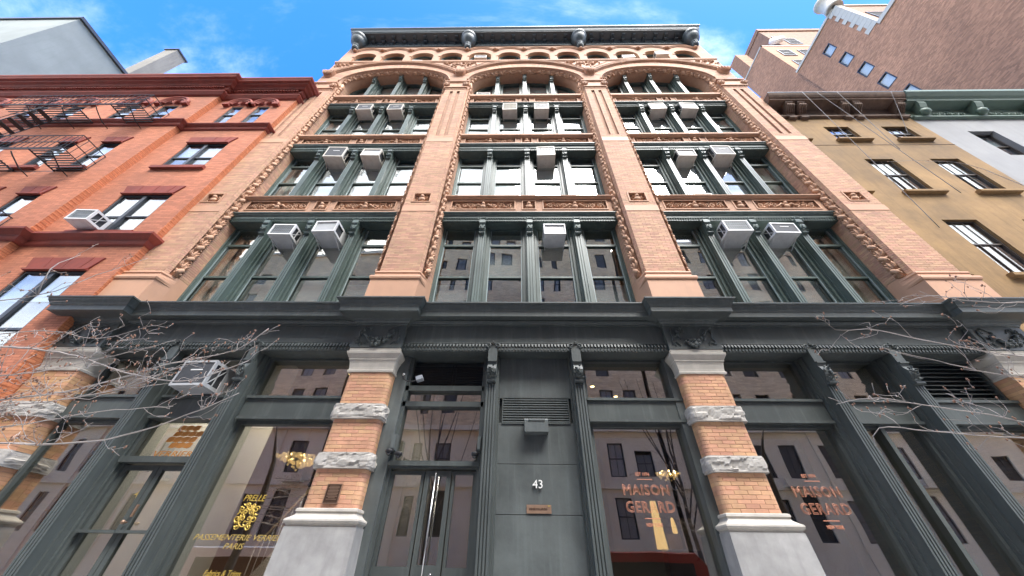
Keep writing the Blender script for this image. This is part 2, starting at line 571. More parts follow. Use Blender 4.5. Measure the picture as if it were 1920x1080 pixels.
    def mesh(s, name, material):
        me = bpy.data.meshes.new(name)
        me.from_pydata(s.v, [], s.f)
        if any(s.sm):
            me.polygons.foreach_set('use_smooth', s.sm)
        me.materials.append(MATS[material] if isinstance(material, str) else material)
        me.validate()
        me.update()
        return me
    def build(s, name, material, parent=None, **k):
        return put(name, s.mesh(name, material), parent, **k)

WPOS = {}
def put(name, data, parent=None, loc=(0, 0, 0), rot=None, scale=None, kind=None, label=None):
    o = bpy.data.objects.new(name, data)
    COL.objects.link(o)
    o.location = loc
    if rot is not None:
        o.rotation_euler = rot
    if scale is not None:
        o.scale = scale
    WPOS[o.name] = Vector(loc)
    if parent is not None:
        o.parent = parent
        o.matrix_parent_inverse = Matrix.Translation(-WPOS[parent.name])
    if kind:
        o['kind'] = kind
    if label:
        o['label'] = label
    return o

def tag(o, label, cat, group=None, kind=None):
    o['label'] = label
    o['category'] = cat
    if group:
        o['group'] = group
    if kind:
        o['kind'] = kind
    return o

def thing(name, label, cat, loc=(0, 0, 0), group=None):
    return tag(put(name, None, None, loc), label, cat, group)

def struct(name, mb, material):
    o = mb.build(name, material)
    o['kind'] = 'structure'
    return o

def text(name, body, size, loc, material, parent, outline=0.0, shear=0.0, space=1.0, rot=(math.pi / 2, 0, 0), depth=.0015, sx=1.0, width=None):
    cu = bpy.data.curves.new(name, 'FONT')
    cu.body = body
    cu.size = size
    cu.align_x = 'CENTER'
    cu.align_y = 'CENTER'
    cu.shear = shear
    cu.space_character = space
    cu.resolution_u = 2
    if size < .08:
        cu.offset = .0009
    if outline > 0:
        cu.fill_mode = 'NONE'
        cu.bevel_depth = outline
        cu.bevel_resolution = 0
    else:
        cu.extrude = depth
    cu.materials.append(MATS[material])
    tmp = bpy.data.objects.new(name, cu)
    COL.objects.link(tmp)
    dg = bpy.context.evaluated_depsgraph_get()
    me = bpy.data.meshes.new_from_object(tmp.evaluated_get(dg))
    bpy.data.objects.remove(tmp)
    if not me.materials:
        me.materials.append(MATS[material])
    if width:
        xs = [v.co.x for v in me.vertices]
        sx = width / (max(xs) - min(xs))
    return put(name, me, parent, loc, rot, (sx, 1, 1))

def spiral(c, r0, turns, n, start=0.0, sgn=1, taper=.12):
    """points of a scroll in the x-z plane"""
    out = []
    for i in range(n + 1):
        t = i / n
        a = start + sgn * turns * 2 * math.pi * t
        r = r0 * (1 - t * (1 - taper))
        out.append((c[0] + r * math.cos(a), c[1], c[2] + r * math.sin(a)))
    return out

def brickwork(mb, o, u, nrm, width, z0, z1, bl=.206, course=.0575, joint=.006, dep=.03, rnd=.0025):
    """running-bond bricks as boxes on a vertical face: origin o, direction u, outward normal nrm"""
    o, u, nrm = Vector(o), Vector(u).normalized(), Vector(nrm).normalized()
    nc = max(1, round((z1 - z0) / course))
    ch = (z1 - z0) / nc
    for c in range(nc):
        a = -bl / 2 if c % 2 else 0
        while a < width - .012:
            p, q = max(a, 0) + joint / 2, min(a + bl, width) - joint / 2
            if q - p > .01:
                pr = random.uniform(0, rnd)
                mb.obox(o + u * p + Vector((0, 0, z0 + c * ch + joint / 2)) - nrm * dep, u * (q - p), nrm * (dep + pr), Vector((0, 0, ch - joint)))
            a += bl
    return mb

def egg_band(mb, x0, x1, y, z0, z1, pitch=.06, d=.035):
    """egg-and-dart strip: rounded teeth over a bead row"""
    n = max(1, int((x1 - x0) / pitch))
    p = (x1 - x0) / n
    zm = z0 + (z1 - z0) * .42
    for i in range(n):
        a = x0 + i * p
        mb.add([(a + p * .12, y, z1), (a + p * .88, y, z1), (a + p * .88, y - d * .5, z1), (a + p * .12, y - d * .5, z1),
                (a + p * .28, y, zm), (a + p * .72, y, zm), (a + p * .66, y - d, zm + .012), (a + p * .34, y - d, zm + .012)],
               [(0, 1, 2, 3), (4, 7, 6, 5), (3, 2, 6, 7), (0, 3, 7, 4), (1, 5, 6, 2)])
        mb.box(a + p * .05, a + p * .55, y - d * .55, y, z0, zm - .012)
    return mb

def loft_plan(mb, secs):
    """stack of equal-length closed plan outlines: [(z, [(x,y)...])...]"""
    n = len(mb.v)
    k = len(secs[0][1])
    for z, pl in secs:
        mb.v += [(x, y, z) for x, y in pl]
    for i in range(len(secs) - 1):
        for j in range(k):
            q = (j + 1) % k
            mb.f.append((n + i * k + j, n + i * k + q, n + (i + 1) * k + q, n + (i + 1) * k + j))
            mb.sm.append(False)
    mb.f += [tuple(n + j for j in range(k))[::-1], tuple(n + (len(secs) - 1) * k + j for j in range(k))]
    mb.sm += [False, False]
    return mb

# ------------------------------------------------------------------ ground (never in frame, seen in the shop windows)
gm = MB()
gm.add([(-900, -900, -.15), (900, -900, -.15), (900, 900, -.15), (-900, 900, -.15)], [(0, 1, 2, 3)])
struct('ground', gm, 'asphalt')
rd = MB()
rd.add([(-300, -13.4, -.146), (300, -13.4, -.146), (300, -5.0, -.146), (-300, -5.0, -.146)], [(0, 1, 2, 3)])
struct('road', rd, 'asphalt')
for nm, y0, y1 in (('pavement', -5.0, .6), ('pavement', -18.2, -13.4)):
    pv = MB()
    pv.box(-300, 300, y0, y1, -.142, 0)
    struct(nm, pv, 'sidewalk')
rl = MB()
for y in (-7.3, -11.2):
    rl.box(-300, 300, y - .05, y + .05, -.145, -.142)
struct('road_marking', rl, 'road_paint')

# ------------------------------------------------------------------ the loft building
LB = thing('loft_building', 'tall tan brick loft building with green iron window bays and dark iron shopfront', 'building', (0, 0, 0))
BAYS = [(-8.56, -3.5), (-2.6, 2.6), (3.5, 8.56)]
FLR = [(5.62, 7.04, 8.17, 8.84), (9.87, 11.21, 12.2, 12.72), (13.7, 15.04, 15.9, 16.36)]
LINT = [(8.82, 9.12), (12.71, 13.05), (16.32, 16.58)]
SILL = [(9.76, 9.87), (13.53, 13.7), (17.14, 17.36)]
REL = [(9.33, 9.68), (13.2, 13.5), (16.78, 17.08)]
SPRING, RISE = 18.62, 1.55

def plan(x0, x1, e, yf, l, r, ins=0.0, notches=()):
    """pier outline: front edges x0..x1 widened by e, front at yf, splayed corner towards an opening on side l / r"""
    p = [(x0 - e, yf)]
    for a, b in notches:
        p += [(a, yf), (a, yf + .05), (b, yf + .05), (b, yf)]
    p += [(x1 + e, yf)]
    if r:
        p += [(x1 + .16 - ins, .26 + ins), (x1 + .2 - ins, .58)]
    else:
        p += [(x1 + e, .3), (x1 + e, .58)]
    if l:
        p += [(x0 - .2 + ins, .58), (x0 - .16 + ins, .26 + ins)]
    else:
        p += [(x0 - e, .58), (x0 - e, .3)]
    return p

# carved egg-and-leaf unit, local: x across the splay, -y outwards, z up
def egg_unit():
    m = MB()
    rt = Matrix.Rotation(math.radians(38), 3, 'Y')
    m.ell((.012, -.062, .095), (.058, .040, .098), 10, 6, rt)
    # cupped husk round the egg and the acanthus spray above it
    for a, x, z, l, w in ((-150, -.03, .06, .07, .03), (150, .05, .05, .07, .03), (-95, -.03, .11, .075, .03), (95, .05, .12, .06, .03)):
        d = Vector((math.sin(math.radians(a)), 0, math.cos(math.radians(a))))
        m.leaf((x, -.045, z), d, (0, -1, 0), l, w, .022)
    for a, x, z, l, w in ((-62, -.02, .20, .085, .032), (-28, -.02, .20, .16, .038), (4, .01, .19, .21, .042), (38, .03, .19, .15, .036), (74, .03, .18, .07, .03), (-10, -.05, .28, .11, .028), (22, .05, .28, .10, .028)):
        d = Vector((math.sin(math.radians(a)), 0, math.cos(math.radians(a))))
        m.leaf((x, -.052, z), d, (0, -1, 0), l, w, .030)
    return m.mesh('egg_ornament', 'terracotta_ornament')
EGG = egg_unit()
EANG = math.atan2(.26, .16)

# scroll-work panel relief, local: x across, -y outwards, centred on 0
def relief(w, h, seed):
    rng = random.Random(seed)
    m = MB()
    hw, hh = w / 2, h / 2
    m.ell((0, -.045, hh * .42), (.055, .05, .065), 9, 6)
    m.ell((0, -.03, -hh * .28), (.10, .045, .085), 9, 6)
    if w > .6:
        for s in (-1, 1):
            m.tube([(s * .06, -.03, -.02), (s * .15, -.05, .02), (s * .25, -.04, -.05), (s * .33, -.02, -.08)], [.035, .034, .028, .015], 6)
            for k, (fx, sg) in enumerate(((.36, 1), (.60, -1), (.83, 1))):
                cx = s * hw * fx
                r = hh * rng.uniform(.62, .74)
                sp = spiral((cx, -.024, 0), r, 1.45, 18, rng.uniform(0, 6), sg * s)
                m.tube(sp, [.021 - .010 * i / 18 for i in range(19)], 5)
                m.ell((cx, -.03, 0), (.028, .026, .028), 6, 4)
                for q in range(11):
                    a = rng.uniform(0, 2 * math.pi)
                    rr = r * rng.uniform(.45, 1.25)
                    px, pz = cx + rr * math.cos(a), rr * math.sin(a)
                    if abs(pz) > hh * .92 or abs(px) > hw * .97:
                        continue
                    m.leaf((px, -.008, pz), (math.cos(a + rng.uniform(.4, 1.4)), 0, math.sin(a + rng.uniform(.4, 1.4))), (0, -1, 0), rng.uniform(.07, .12), .026, .036)
    else:
        for q in range(14):
            a = q * 2.4
            rr = hw * (.35 + .6 * (q / 14))
            px, pz = rr * math.cos(a), rr * math.sin(a) * hh / hw
            m.leaf((px * .8, -.008, pz * .8), (math.cos(a + 1), 0, math.sin(a + 1)), (0, -1, 0), .09, .026, .036)
        for s in (-1, 1):
            m.tube(spiral((s * hw * .55, -.02, 0), hw * .32, 1.3, 12, 1, s), .013, 5)
    return m.mesh('relief', 'terracotta_ornament')
REL_L = [relief(1.80, .30, 3), relief(1.80, .30, 5)]
REL_S = [relief(.30, .30, 4), relief(.42, .34, 8)]

EGGN = 0
for k, (x0, x1, l, r) in enumerate(((-9.6, -8.56, 0, 1), (-3.5, -2.6, 1, 1), (2.6, 3.5, 1, 1), (8.56, 9.6, 1, 0))):
    xc = (x0 + x1) / 2
    core = MB()
    I = .006
    px0, px1 = xc - .24, xc + .24
    g = ((xc - .215, xc - .085), (xc + .085, xc + .215))
    core.prism(plan(x0, x1, -I, I, l, r, I), 'z', 6.6, 9.36)
    core.prism(plan(x0, x1, -I, .07, l, r, I), 'z', 9.36, 9.74)
    core.box(x0 + I, px0, I, .069, 9.36, 9.74)
    core.box(px1, x1 - I, I, .069, 9.36, 9.74)
    core.prism(plan(x0, x1, -I, I, l, r, I), 'z', 9.74, 13.29)
    core.prism(plan(x0, x1, -I, I, l, r, I, g), 'z', 13.29, 17.34)
    core.prism(plan(x0, x1, -I, I, l, r, I), 'z', 17.34, SPRING)
    P = core.build('pier', 'mortar', LB)
    bw = MB()
    F = (0, -1, 0)
    brickwork(bw, (x0, 0, 0), (1, 0, 0), F, x1 - x0, 6.68, 8.92)
    for a, b, c, d in ((x0, x1, 9.16, 9.36), (x0, px0, 9.36, 9.74), (px1, x1, 9.36, 9.74), (x0, x1, 9.74, 12.82), (x0, x1, 13.09, 13.29),
                       (x0, g[0][0], 13.29, 17.34), (g[0][1], g[1][0], 13.29, 17.34), (g[1][1], x1, 13.29, 17.34), (x0, x1, 17.34, 17.56)):
        brickwork(bw, (a, 0, 0), (1, 0, 0), F, b - a, c, d)
    # narrow splay strip of headers and the reveal behind the carved moulding
    for s, flag, ex in ((-1, l, x0), (1, r, x1)):
        if not flag:
            continue
        n = Vector((s * .26, -.16, 0)).normalized()
        dv = Vector((s * .16, .26, 0)).normalized()
        brickwork(bw, (ex, 0, 0), dv, n, .105, 6.68, SPRING, bl=.105)
        rv = Vector((s * .04, .30, 0)).normalized()
        rn = Vector((s * .30, -.04, 0)).normalized()
        for fz0, fz1 in ((6.4, LINT[0][0] + .3), (SILL[0][1], LINT[1][0]), (SILL[1][1], LINT[2][0]), (SILL[2][1], SPRING)):
            brickwork(bw, (ex + s * .16, .26, 0), rv, rn, .30, fz0, fz1)
    bw.build('brickwork', 'brick_upper', P, kind='stuff')
    bs = MB()
    secs = [(5.58, .09, -.09), (6.36, .09, -.09), (6.38, .115, -.115), (6.42, .125, -.125), (6.47, .115, -.115), (6.49, .06, -.06), (6.57, .05, -.05), (6.60, .065, -.07), (6.64, .06, -.06), (6.67, .0, -.005)]
    loft_plan(bs, [(z, plan(x0, x1, e, y, l, r, -.004)) for z, e, y in secs])
    bs.build('pier_base', 'terracotta_smooth', P)
    for z0, z1 in ((8.92, 9.16), (12.82, 13.09)):
        b = MB()
        b.prism([(x0 - .004, -.012), (x1 + .004, -.012), (x1 + .03 * r, .05), (x0 - .03 * l, .05)], 'z', z0 + .003, z1 - .003)
        b.build('stone_band', 'terracotta_smooth', P)
    fr = MB()
    for a, b, c, d in ((px0 - .03, px1 + .03, 9.735, 9.765), (px0 - .03, px1 + .03, 9.335, 9.365), (px0 - .03, px0 + .012, 9.365, 9.735), (px1 - .012, px1 + .03, 9.365, 9.735)):
        fr.box(a, b, -.018, .066, c, d)
    fr.build('panel_frame', 'terracotta', P)
    put('relief_panel', REL_S[1], P, (xc, .062, 9.55), scale=(1, 1.2, 1))
    # capital with a rosette at each corner
    cp = MB()
    for z0, z1, e, y in ((17.56, 17.66, .012, -.02), (17.66, 17.74, .045, -.06), (17.74, 18.14, .03, -.05), (18.14, 18.2, .06, -.08), (18.2, 18.27, .09, -.11)):
        cp.box(x0 - e, x1 + e, y, .09, z0, z1)
    C = cp.build('capital', 'terracotta', P)
    for xx in (x0 + .02, x1 - .02):
        ro = MB()
        ro.lathe([(.02, -.03), (.14, -.02), (.16, .03), (.12, .07), (.09, .05), (.05, .10), (.01, .11)], (xx, -.04, 17.94), (0, -1, 0), 12)
        for q in range(8):
            a = q * math.pi / 4
            ro.ell((xx + .11 * math.cos(a), -.10, 17.94 + .11 * math.sin(a)), (.04, .03, .04), 6, 4)
        ro.build('rosette', 'terracotta', P)
    # corbel where two arch hoods meet
    cb = MB()
    w2 = .26
    cb.loft([(19.12, .10, -.03), (19.25, .20, -.13), (19.38, .24, -.18), (19.5, .27, -.20), (19.56, .27, -.20), (19.58, .22, -.15)], xc if k in (1, 2) else (x0 + .3 if k == 0 else x1 - .3), .0)
    xq = xc if k in (1, 2) else (x0 + .3 if k == 0 else x1 - .3)
    for q in range(-3, 4):
        cb.leaf((xq + q * .06, -.12 - .02 * (q % 2), 19.2), (q * .05, -.3, 1), (0, -1, .2), .26, .035, .05)
    cb.build('corbel', 'terracotta', P)
    # carved moulding up each splayed edge
    for s, flag, ex in ((-1, l, x0), (1, r, x1)):
        if not flag:
            continue
        mt_ = Vector((ex + s * .16 * .205 / .305, .26 * .205 / .305, 0)) + Vector((-s * .26, .16, 0)).normalized() * .012
        cm_ = MB()
        cm_.tube([mt_ + Vector((0, 0, 6.66)), mt_ + Vector((0, 0, SPRING))], .072, 10)
        dvv = Vector((s * .16, .26, 0)).normalized()
        for q in (-.088, .088):
            cm_.tube([mt_ + dvv * q + Vector((0, 0, 6.66)), mt_ + dvv * q + Vector((0, 0, SPRING))], .014, 6)
        cm_.build('carved_moulding', 'terracotta', P)
        n = int((SPRING - 6.72) / .402)
        for i in range(n):
            d = .205
            put('egg_ornament', EGG, P, (ex + s * .16 * d / .305 + 0, .26 * d / .305, 6.74 + i * .402),
                (0, 0, s * EANG), (s * 1.0, 1.0, random.uniform(.97, 1.03)))
            EGGN += 1

# ---- green iron bays, floors 2 to 4
def mullion_mesh(z0, z1, zc0):
    m = MB()
    h = z1 - z0
    m.box(-.0825, .0825, .352, .64, 0, h)
    for a in (-.0825, -.0225, .0375):
        m.box(a, a + .045, .33, .356, .24, zc0 - z0 - .04)
    m.box(-.0825, .0825, .33, .356, zc0 - z0 - .04, h)
    for s in (-1, 1):
        m.box(s * .0825, s * .112, .47, .64, 0, h)
        m.box(s * .112, s * .14, .54, .64, 0, h)
    return m.mesh('mullion', 'iron_green')
def console_mesh(h):
    m = MB()
    pr = [(.36, 0), (.285, .01), (.262, .03), (.262, .05), (.30, .08), (.275, .14), (.235, .2 * h / .44), (.225, .30 * h / .44), (.24, .36 * h / .44), (.225, .375 * h / .44), (.215, h - .03), (.20, h - .02), (.20, h), (.36, h)]
    m.prism(pr, 'x', -.075, .075)
    rng = random.Random(2)
    for q in range(9):
        m.leaf((rng.uniform(-.05, .05), .245, .08 + q * .026), (rng.uniform(-1, 1), -.1, rng.uniform(-.3, 1)), (0, -1, 0), .06, .018, .022)
    m.box(-.0825, .0825, .22, .36, h, h + .12)
    for s in (-1, 1):
        m.tube(spiral((s * .075, .215, h + .17), .05, 1.2, 12, 4.7 if s > 0 else 4.7, s), .011, 5)
    m.ell((0, .21, h + .22), (.012, .012, .02), 6, 4)
    return m.mesh('console', 'iron_green')
def foot_mesh():
    m = MB()
    m.prism([(.36, .23), (.30, .215), (.285, .2), (.285, .165), (.32, .15), (.30, .12), (.19, .0), (.36, .0)], 'x', -.092, .092)
    return m.mesh('foot', 'iron_green')
FOOT = foot_mesh()

def window_frame(x0, x1, z0, meet, tr, z1, y=.62):
    m = MB()
    for a, b in ((x0, x0 + .05), (x1 - .05, x1)):
        m.box(a, b, y - .10, y + .06, z0, z1)
    for a, b in ((x0 + .05, x0 + .085), (x1 - .085, x1 - .05)):
        m.box(a, b, y - .045, y + .06, z0, z1)
    m.box(x0 + .085, x1 - .085, y - .05, y + .06, z1 - .06, z1)
    m.box(x0 + .085, x1 - .085, y - .06, y + .06, z0, z0 + .07)
    m.box(x0 + .085, x1 - .085, y - .05, y + .06, tr - .035, tr + .035)
    m.box(x0 + .085, x1 - .085, y - .03, y + .06, meet - .028, meet + .028)
    return m

AC_HOLE = {}
def panes(parent, x0, x1, z0, meet, tr, z1, y, g, skip=()):
    for i, (a, b, dy) in enumerate(((z0 + .07, meet - .028, .02), (meet + .028, tr - .035, 0), (tr + .035, z1 - .06, 0))):
        if i in skip:
            continue
        p = MB()
        t = random.uniform(-.009, .009)
        t2 = random.uniform(-.007, .007)
        q = [(x0 + .085, y + dy + t, a), (x1 - .085, y + dy - t, a), (x1 - .085, y + dy - t + t2, b), (x0 + .085, y + dy + t + t2, b)]
        p.add(q + [(a_, b_ + .006, c_) for a_, b_, c_ in q], [(0, 1, 2, 3), (7, 6, 5, 4), (0, 4, 5, 1), (1, 5, 6, 2), (2, 6, 7, 3), (3, 7, 4, 0)])
        p.build('pane', g, parent)

# what hangs behind each sash: (floor, bay, window) -> blind kind; extra second-floor blinds added to lighten the panes
BL = {(0, 0, 0): 'curtain', (0, 0, 1): 'curtain', (0, 0, 2): 'full', (0, 0, 3): 'low', (0, 1, 0): 'low', (0, 1, 1): 'half', (0, 1, 3): 'low', (0, 2, 0): 'slat', (0, 2, 1): 'full', (0, 2, 2): 'full', (0, 2, 3): 'curtain',
      (1, 0, 1): 'full', (1, 0, 2): 'full', (1, 0, 3): 'full', (1, 1, 0): 'full', (1, 1, 1): 'full', (1, 1, 2): 'full', (1, 1, 3): 'full', (1, 2, 0): 'full', (1, 2, 1): 'full', (1, 2, 2): 'full', (1, 2, 3): 'curtain', (1, 0, 0): 'curtain',
      (2, 0, 0): 'half', (2, 0, 1): 'full', (2, 0, 2): 'full', (2, 0, 3): 'full', (2, 1, 0): 'full', (2, 1, 1): 'full', (2, 1, 2): 'full', (2, 1, 3): 'full', (2, 2, 0): 'full', (2, 2, 1): 'full', (2, 2, 2): 'full', (2, 2, 3): 'half'}
def blind(kind, x0, x1, z0, z1, parent):
    m = MB()
    if kind == 'curtain':
        pts = []
        n = 40
        for i in range(n + 1):
            pts.append((x0 + (x1 - x0) * i / n, .80 + .035 * math.sin(i * 1.9) + .02 * math.sin(i * .7)))
        k = len(m.v)
        for z in (z0, z1):
            m.v += [(a, b, z) for a, b in pts]
        for i in range(n):
            m.f.append((k + i, k + i + 1, k + n + 2 + i, k + n + 1 + i))
            m.sm.append(True)
        m.build('curtain', 'curtain', parent)
    elif kind == 'slat':
        z = z0
        while z < z1:
            m.obox((x0, .74, z), (x1 - x0, 0, 0), (0, .03, .018), (0, 0, .004))
            z += .042
        m.build('slat_blind', 'blind', parent)
    else:
        a = {'full': z0, 'half': z0 + (z1 - z0) * .45, 'low': z0}[kind]
        b = {'full': z1, 'half': z1, 'low': z0 + (z1 - z0) * .4}[kind]
        m.box(x0, x1, .76, .768, a, b)
        m.build('roller_blind', 'blind', parent)

WIN = {}
for f, (z0, meet, tr, z1) in enumerate(FLR):
    zc0 = (8.33, 12.25, 15.9)[f]
    mm = mullion_mesh(z0, LINT[f][0] + .02, zc0)
    cm = console_mesh(LINT[f][0] - zc0 - .1)
    for bi, (xl, xr) in enumerate(BAYS):
        xc = (xl + xr) / 2
        sp = 1.29 if bi == 1 else 1.235
        mx_ = [xc - sp, xc, xc + sp]
        for x in mx_:
            mo = put('mullion', mm, LB, (x, 0, z0))
            put('console', cm, mo, (x, 0, zc0))
            put('foot', FOOT, mo, (x, 0, z0))
        ed = [xl + .19] + [x for m_ in mx_ for x in (m_ - .135, m_ + .135)] + [xr - .19]
        for w in range(4):
            a, b = ed[2 * w], ed[2 * w + 1]
            wo_ = window_frame(a, b, z0, meet, tr, z1).build('window', 'iron_green', LB)
            WIN[(f, bi, w)] = (wo_, a, b)
            sl_ = MB()
            for q0, q1 in ((a + .085, a + .103), (b - .103, b - .085)):
                sl_.box(q0, q1, .585, .615, z0 + .07, z1 - .06)
            sl_.build('highlight_strip', 'sash_highlight', wo_)  # pale strips paint a highlight down the sash edges
            # an air conditioner stands where the transom pane is in the middle sashes
            panes(wo_, a, b, z0, meet, tr, z1, .62, 'glass_second' if f == 0 else 'glass_upper')
            if (f, bi, w) in BL:
                blind(BL[(f, bi, w)], a + .05, b - .05, z0 + .05, z1 - .05, wo_)
        # iron lintel with its egg-and-dart band
        la, lb = LINT[f]
        h = lb - la
        lm = MB()
        lm.prism([(.66, la), (.31, la), (.31, la + .012), (.275, la + .012), (.275, la + h * .36), (.245, la + h * .38), (.245, la + h * .66), (.225, la + h * .70), (.20, la + h * .76), (.185, la + h * .92), (.165, la + h * .93), (.165, lb), (.66, lb)], 'x', xl + .16, xr - .16)
        lo = lm.build('lintel', 'iron_green', LB)
        em = MB()
        cuts = [xl + .17] + [x for m_ in mx_ for x in (m_ - .1, m_ + .1)] + [xr - .17]
        for w in range(4):
            egg_band(em, cuts[2 * w], cuts[2 * w + 1], .275, la + .012, la + h * .36, .066, .03)
        em.build('egg_and_dart_band', 'iron_green', lo, kind='stuff')
        # spandrel with framed scroll-work panels, and the sill above it
        s0, s1 = SILL[f]
        sm_ = MB()
        ra, rb = REL[f]
        W2 = (xr - xl) / 2 - .16
        pl_ = [(-W2 + .22, -.42), (-.17, .17), (.42, W2 - .22)]
        sm_.holes(xl + .15, xr - .15, lb, s0 + .02, [(xc + a, xc + b, ra, rb) for a, b in pl_], lambda u, d, z: (u, .24 + d, z), .07)
        so_ = sm_.build('spandrel', 'brick_wall', LB)
        bk = MB()
        for a, b in pl_:
            bk.box(xc + a, xc + b, .30, .34, ra, rb)
        bk.build('panel_ground', 'terracotta_ornament', so_)
        for j, (a, b) in enumerate(pl_):
            fm = MB()
            for c in ((xc + a - .035, xc + b + .035, rb, rb + .035), (xc + a - .035, xc + b + .035, ra - .035, ra), (xc + a - .035, xc + a, ra, rb), (xc + b, xc + b + .035, ra, rb)):
                fm.box(c[0], c[1], .222, .26, c[2], c[3])
            fm.build('panel_frame', 'terracotta', so_)
            me = REL_S[0] if j == 1 else REL_L[(j // 2 + bi + f) % 2]
            put('relief_panel', me, so_, (xc + (a + b) / 2, .295, (ra + rb) / 2), scale=((b - a) / (1.86 if j != 1 else .32), 1.25, (rb - ra) / .33))
        si = MB()
        si.prism([(.66, s0 + .02), (.21, s0), (.17, s0 + .02), (.15, s0 + .05), (.13, s0 + .06), (.13, s1 - .025), (.15, s1), (.66, s1 + .02)], 'x', xl + .15, xr - .15)
        si.build('sill', 'terracotta', LB)

# ---- great arches, fifth floor
XB = [(-9.6, -3.05), (-3.05, 3.05), (3.05, 9.6)]
ZT = 21.12
def arch_outline(xc, a, b, n=36, z0=SPRING):
    return [(xc - a * math.cos(math.pi * i / n), z0 + b * math.sin(math.pi * i / n)) for i in range(n + 1)]
for bi, (xl, xr) in enumerate(BAYS):
    xc, a = (xl + xr) / 2, (xr - xl) / 2
    X0, X1 = XB[bi]
    ts = [math.pi * i / 48 for i in range(49)]
    for cx in (X0, X1):
        ph = math.atan2(ZT - SPRING, cx - xc)
        t = math.atan2(math.sin(ph) / RISE, -math.cos(ph) / a)
        ts.append(t if t > 0 else t + math.pi)
    ts = sorted(ts)
    inn = [(xc - a * math.cos(t), SPRING + RISE * math.sin(t)) for t in ts]
    outp = []
    for x, z in inn:
        dx, dz = x - xc, z - SPRING
        k = min([q for q in (((X1 if dx > 0 else X0) - xc) / dx if abs(dx) > 1e-6 else 1e9, (ZT - SPRING) / dz if dz > 1e-6 else 1e9)])
        outp.append((xc + dx * k, SPRING + dz * k))
    m = MB()
    n = len(ts)
    m.v += [(x, 0, z) for x, z in inn] + [(x, 0, z) for x, z in outp]
    for i in range(n - 1):
        m.f.append((i, i + 1, n + i + 1, n + i))
        m.sm.append(False)
    aw = m.build('arch_wall', 'brick_wall', LB)
    # splay and soffit
    m = MB()
    o1 = arch_outline(xc, a, RISE)
    o2 = arch_outline(xc, a - .16, RISE - .16)
    o3 = arch_outline(xc, a - .18, RISE - .18)
    n = len(o1)
    m.v += [(x, 0, z) for x, z in o1] + [(x, .26, z) for x, z in o2] + [(x, .80, z) for x, z in o3]
    for r_ in (0, 1):
        for i in range(n - 1):
            m.f.append((r_ * n + i, r_ * n + i + 1, r_ * n + n + i + 1, r_ * n + n + i))
            m.sm.append(True)
    m.build('arch_soffit', 'terracotta', aw)
    # radial bricks
    vb = MB()
    nv = 96
    for i in range(nv):
        t0, t1 = math.pi * (i + .04) / nv, math.pi * (i + .96) / nv
        pp = []
        for t, dr in ((t0, .05), (t1, .05), (t1, .60), (t0, .60)):
            nx, nz = -math.cos(t) * RISE, math.sin(t) * a
            l_ = math.hypot(nx, nz)
            pp.append((xc - a * math.cos(t) + nx / l_ * dr, SPRING + RISE * math.sin(t) + nz / l_ * dr))
        if min(p[0] for p in pp) < X0 + .02 or max(p[0] for p in pp) > X1 - .02:
            continue
        dp = random.uniform(.004, .008)
        vb.prism(pp, 'y', -dp, .02)
    vb.build('voussoir', 'brick_upper', aw, kind='stuff')
    # roll along the arris and carved eggs round the arch
    rm = MB()
    rm.tube([(x, .155, z) for x, z in arch_outline(xc, a - .085, RISE - .085)], .062, 8)
    rm.tube([(x, -.02, z) for x, z in arch_outline(xc, a + .03, RISE + .03)], .035, 6)
    rm.build('arch_roll', 'terracotta', aw)
    ne = 16
    for i in range(ne):
        t = math.pi * (i + .35) / ne
        px, pz = xc - (a - .1) * math.cos(t), SPRING + (RISE - .1) * math.sin(t)
        tg = Vector((a * math.sin(t), 0, RISE * math.cos(t))).normalized()
        rad = Vector((-math.cos(t) * RISE, 0, math.sin(t) * a)).normalized()
        nrm = (-rad * .85 + Vector((0, -1, 0)) * .6).normalized()
        X = tg.cross(nrm)
        # columns: local x, y (= -outward), z (tangent)
        Mx = Matrix((X, -nrm, tg)).transposed()
        Mx.col[0] = (-nrm).cross(tg)
        put('egg_ornament', EGG, aw, (px, .15, pz), Mx.to_euler(), (1.0, 1.0, 1.0))
        EGGN += 1
    # hood mould: a flatter segment springing from the corbels
    hl, hr = (X0 + .3 if bi == 0 else X0 + .2), (X1 - .3 if bi == 2 else X1 - .2)
    hm = MB()
    c_, hh = (hl + hr) / 2, (hr - hl) / 2
    ri = 1.42
    Rr = (hh * hh + ri * ri) / (2 * ri)
    th = math.asin(hh / Rr)
    for off, rr, yy in ((0, .06, -.05), (.10, .045, -.07), (-.07, .03, -.02)):
        hm.tube([(c_ + (Rr + off) * math.sin(-th + 2 * th * i / 40), yy, 19.52 + ri - Rr + (Rr + off) * math.cos(-th + 2 * th * i / 40)) for i in range(41)], rr, 6)
    hm.build('hood_mould', 'terracotta', aw)
    # window in the arch: four lights between fluted mullions
    z0 = SILL[2][1]
    sp = 1.29 if bi == 1 else 1.235
    ai, bi_ = a - .18, RISE - .18
    top = lambda x, k=0: SPRING + (bi_ - k) * math.sqrt(max(0, 1 - ((x - xc) / (ai - k)) ** 2))
    for x in (xc - sp, xc, xc + sp):
        zt = top(x)
        mo = put('mullion', mullion_mesh(z0, zt + .03, zt - .5), LB, (x, 0, z0))
        put('console', console_mesh(.36), mo, (x, 0, zt - .5))
        put('foot', FOOT, mo, (x, 0, z0))
    ed = [xc - ai, xc - sp - .15, xc - sp + .15, xc - .15, xc + .15, xc + sp - .15, xc + sp + .15, xc + ai]
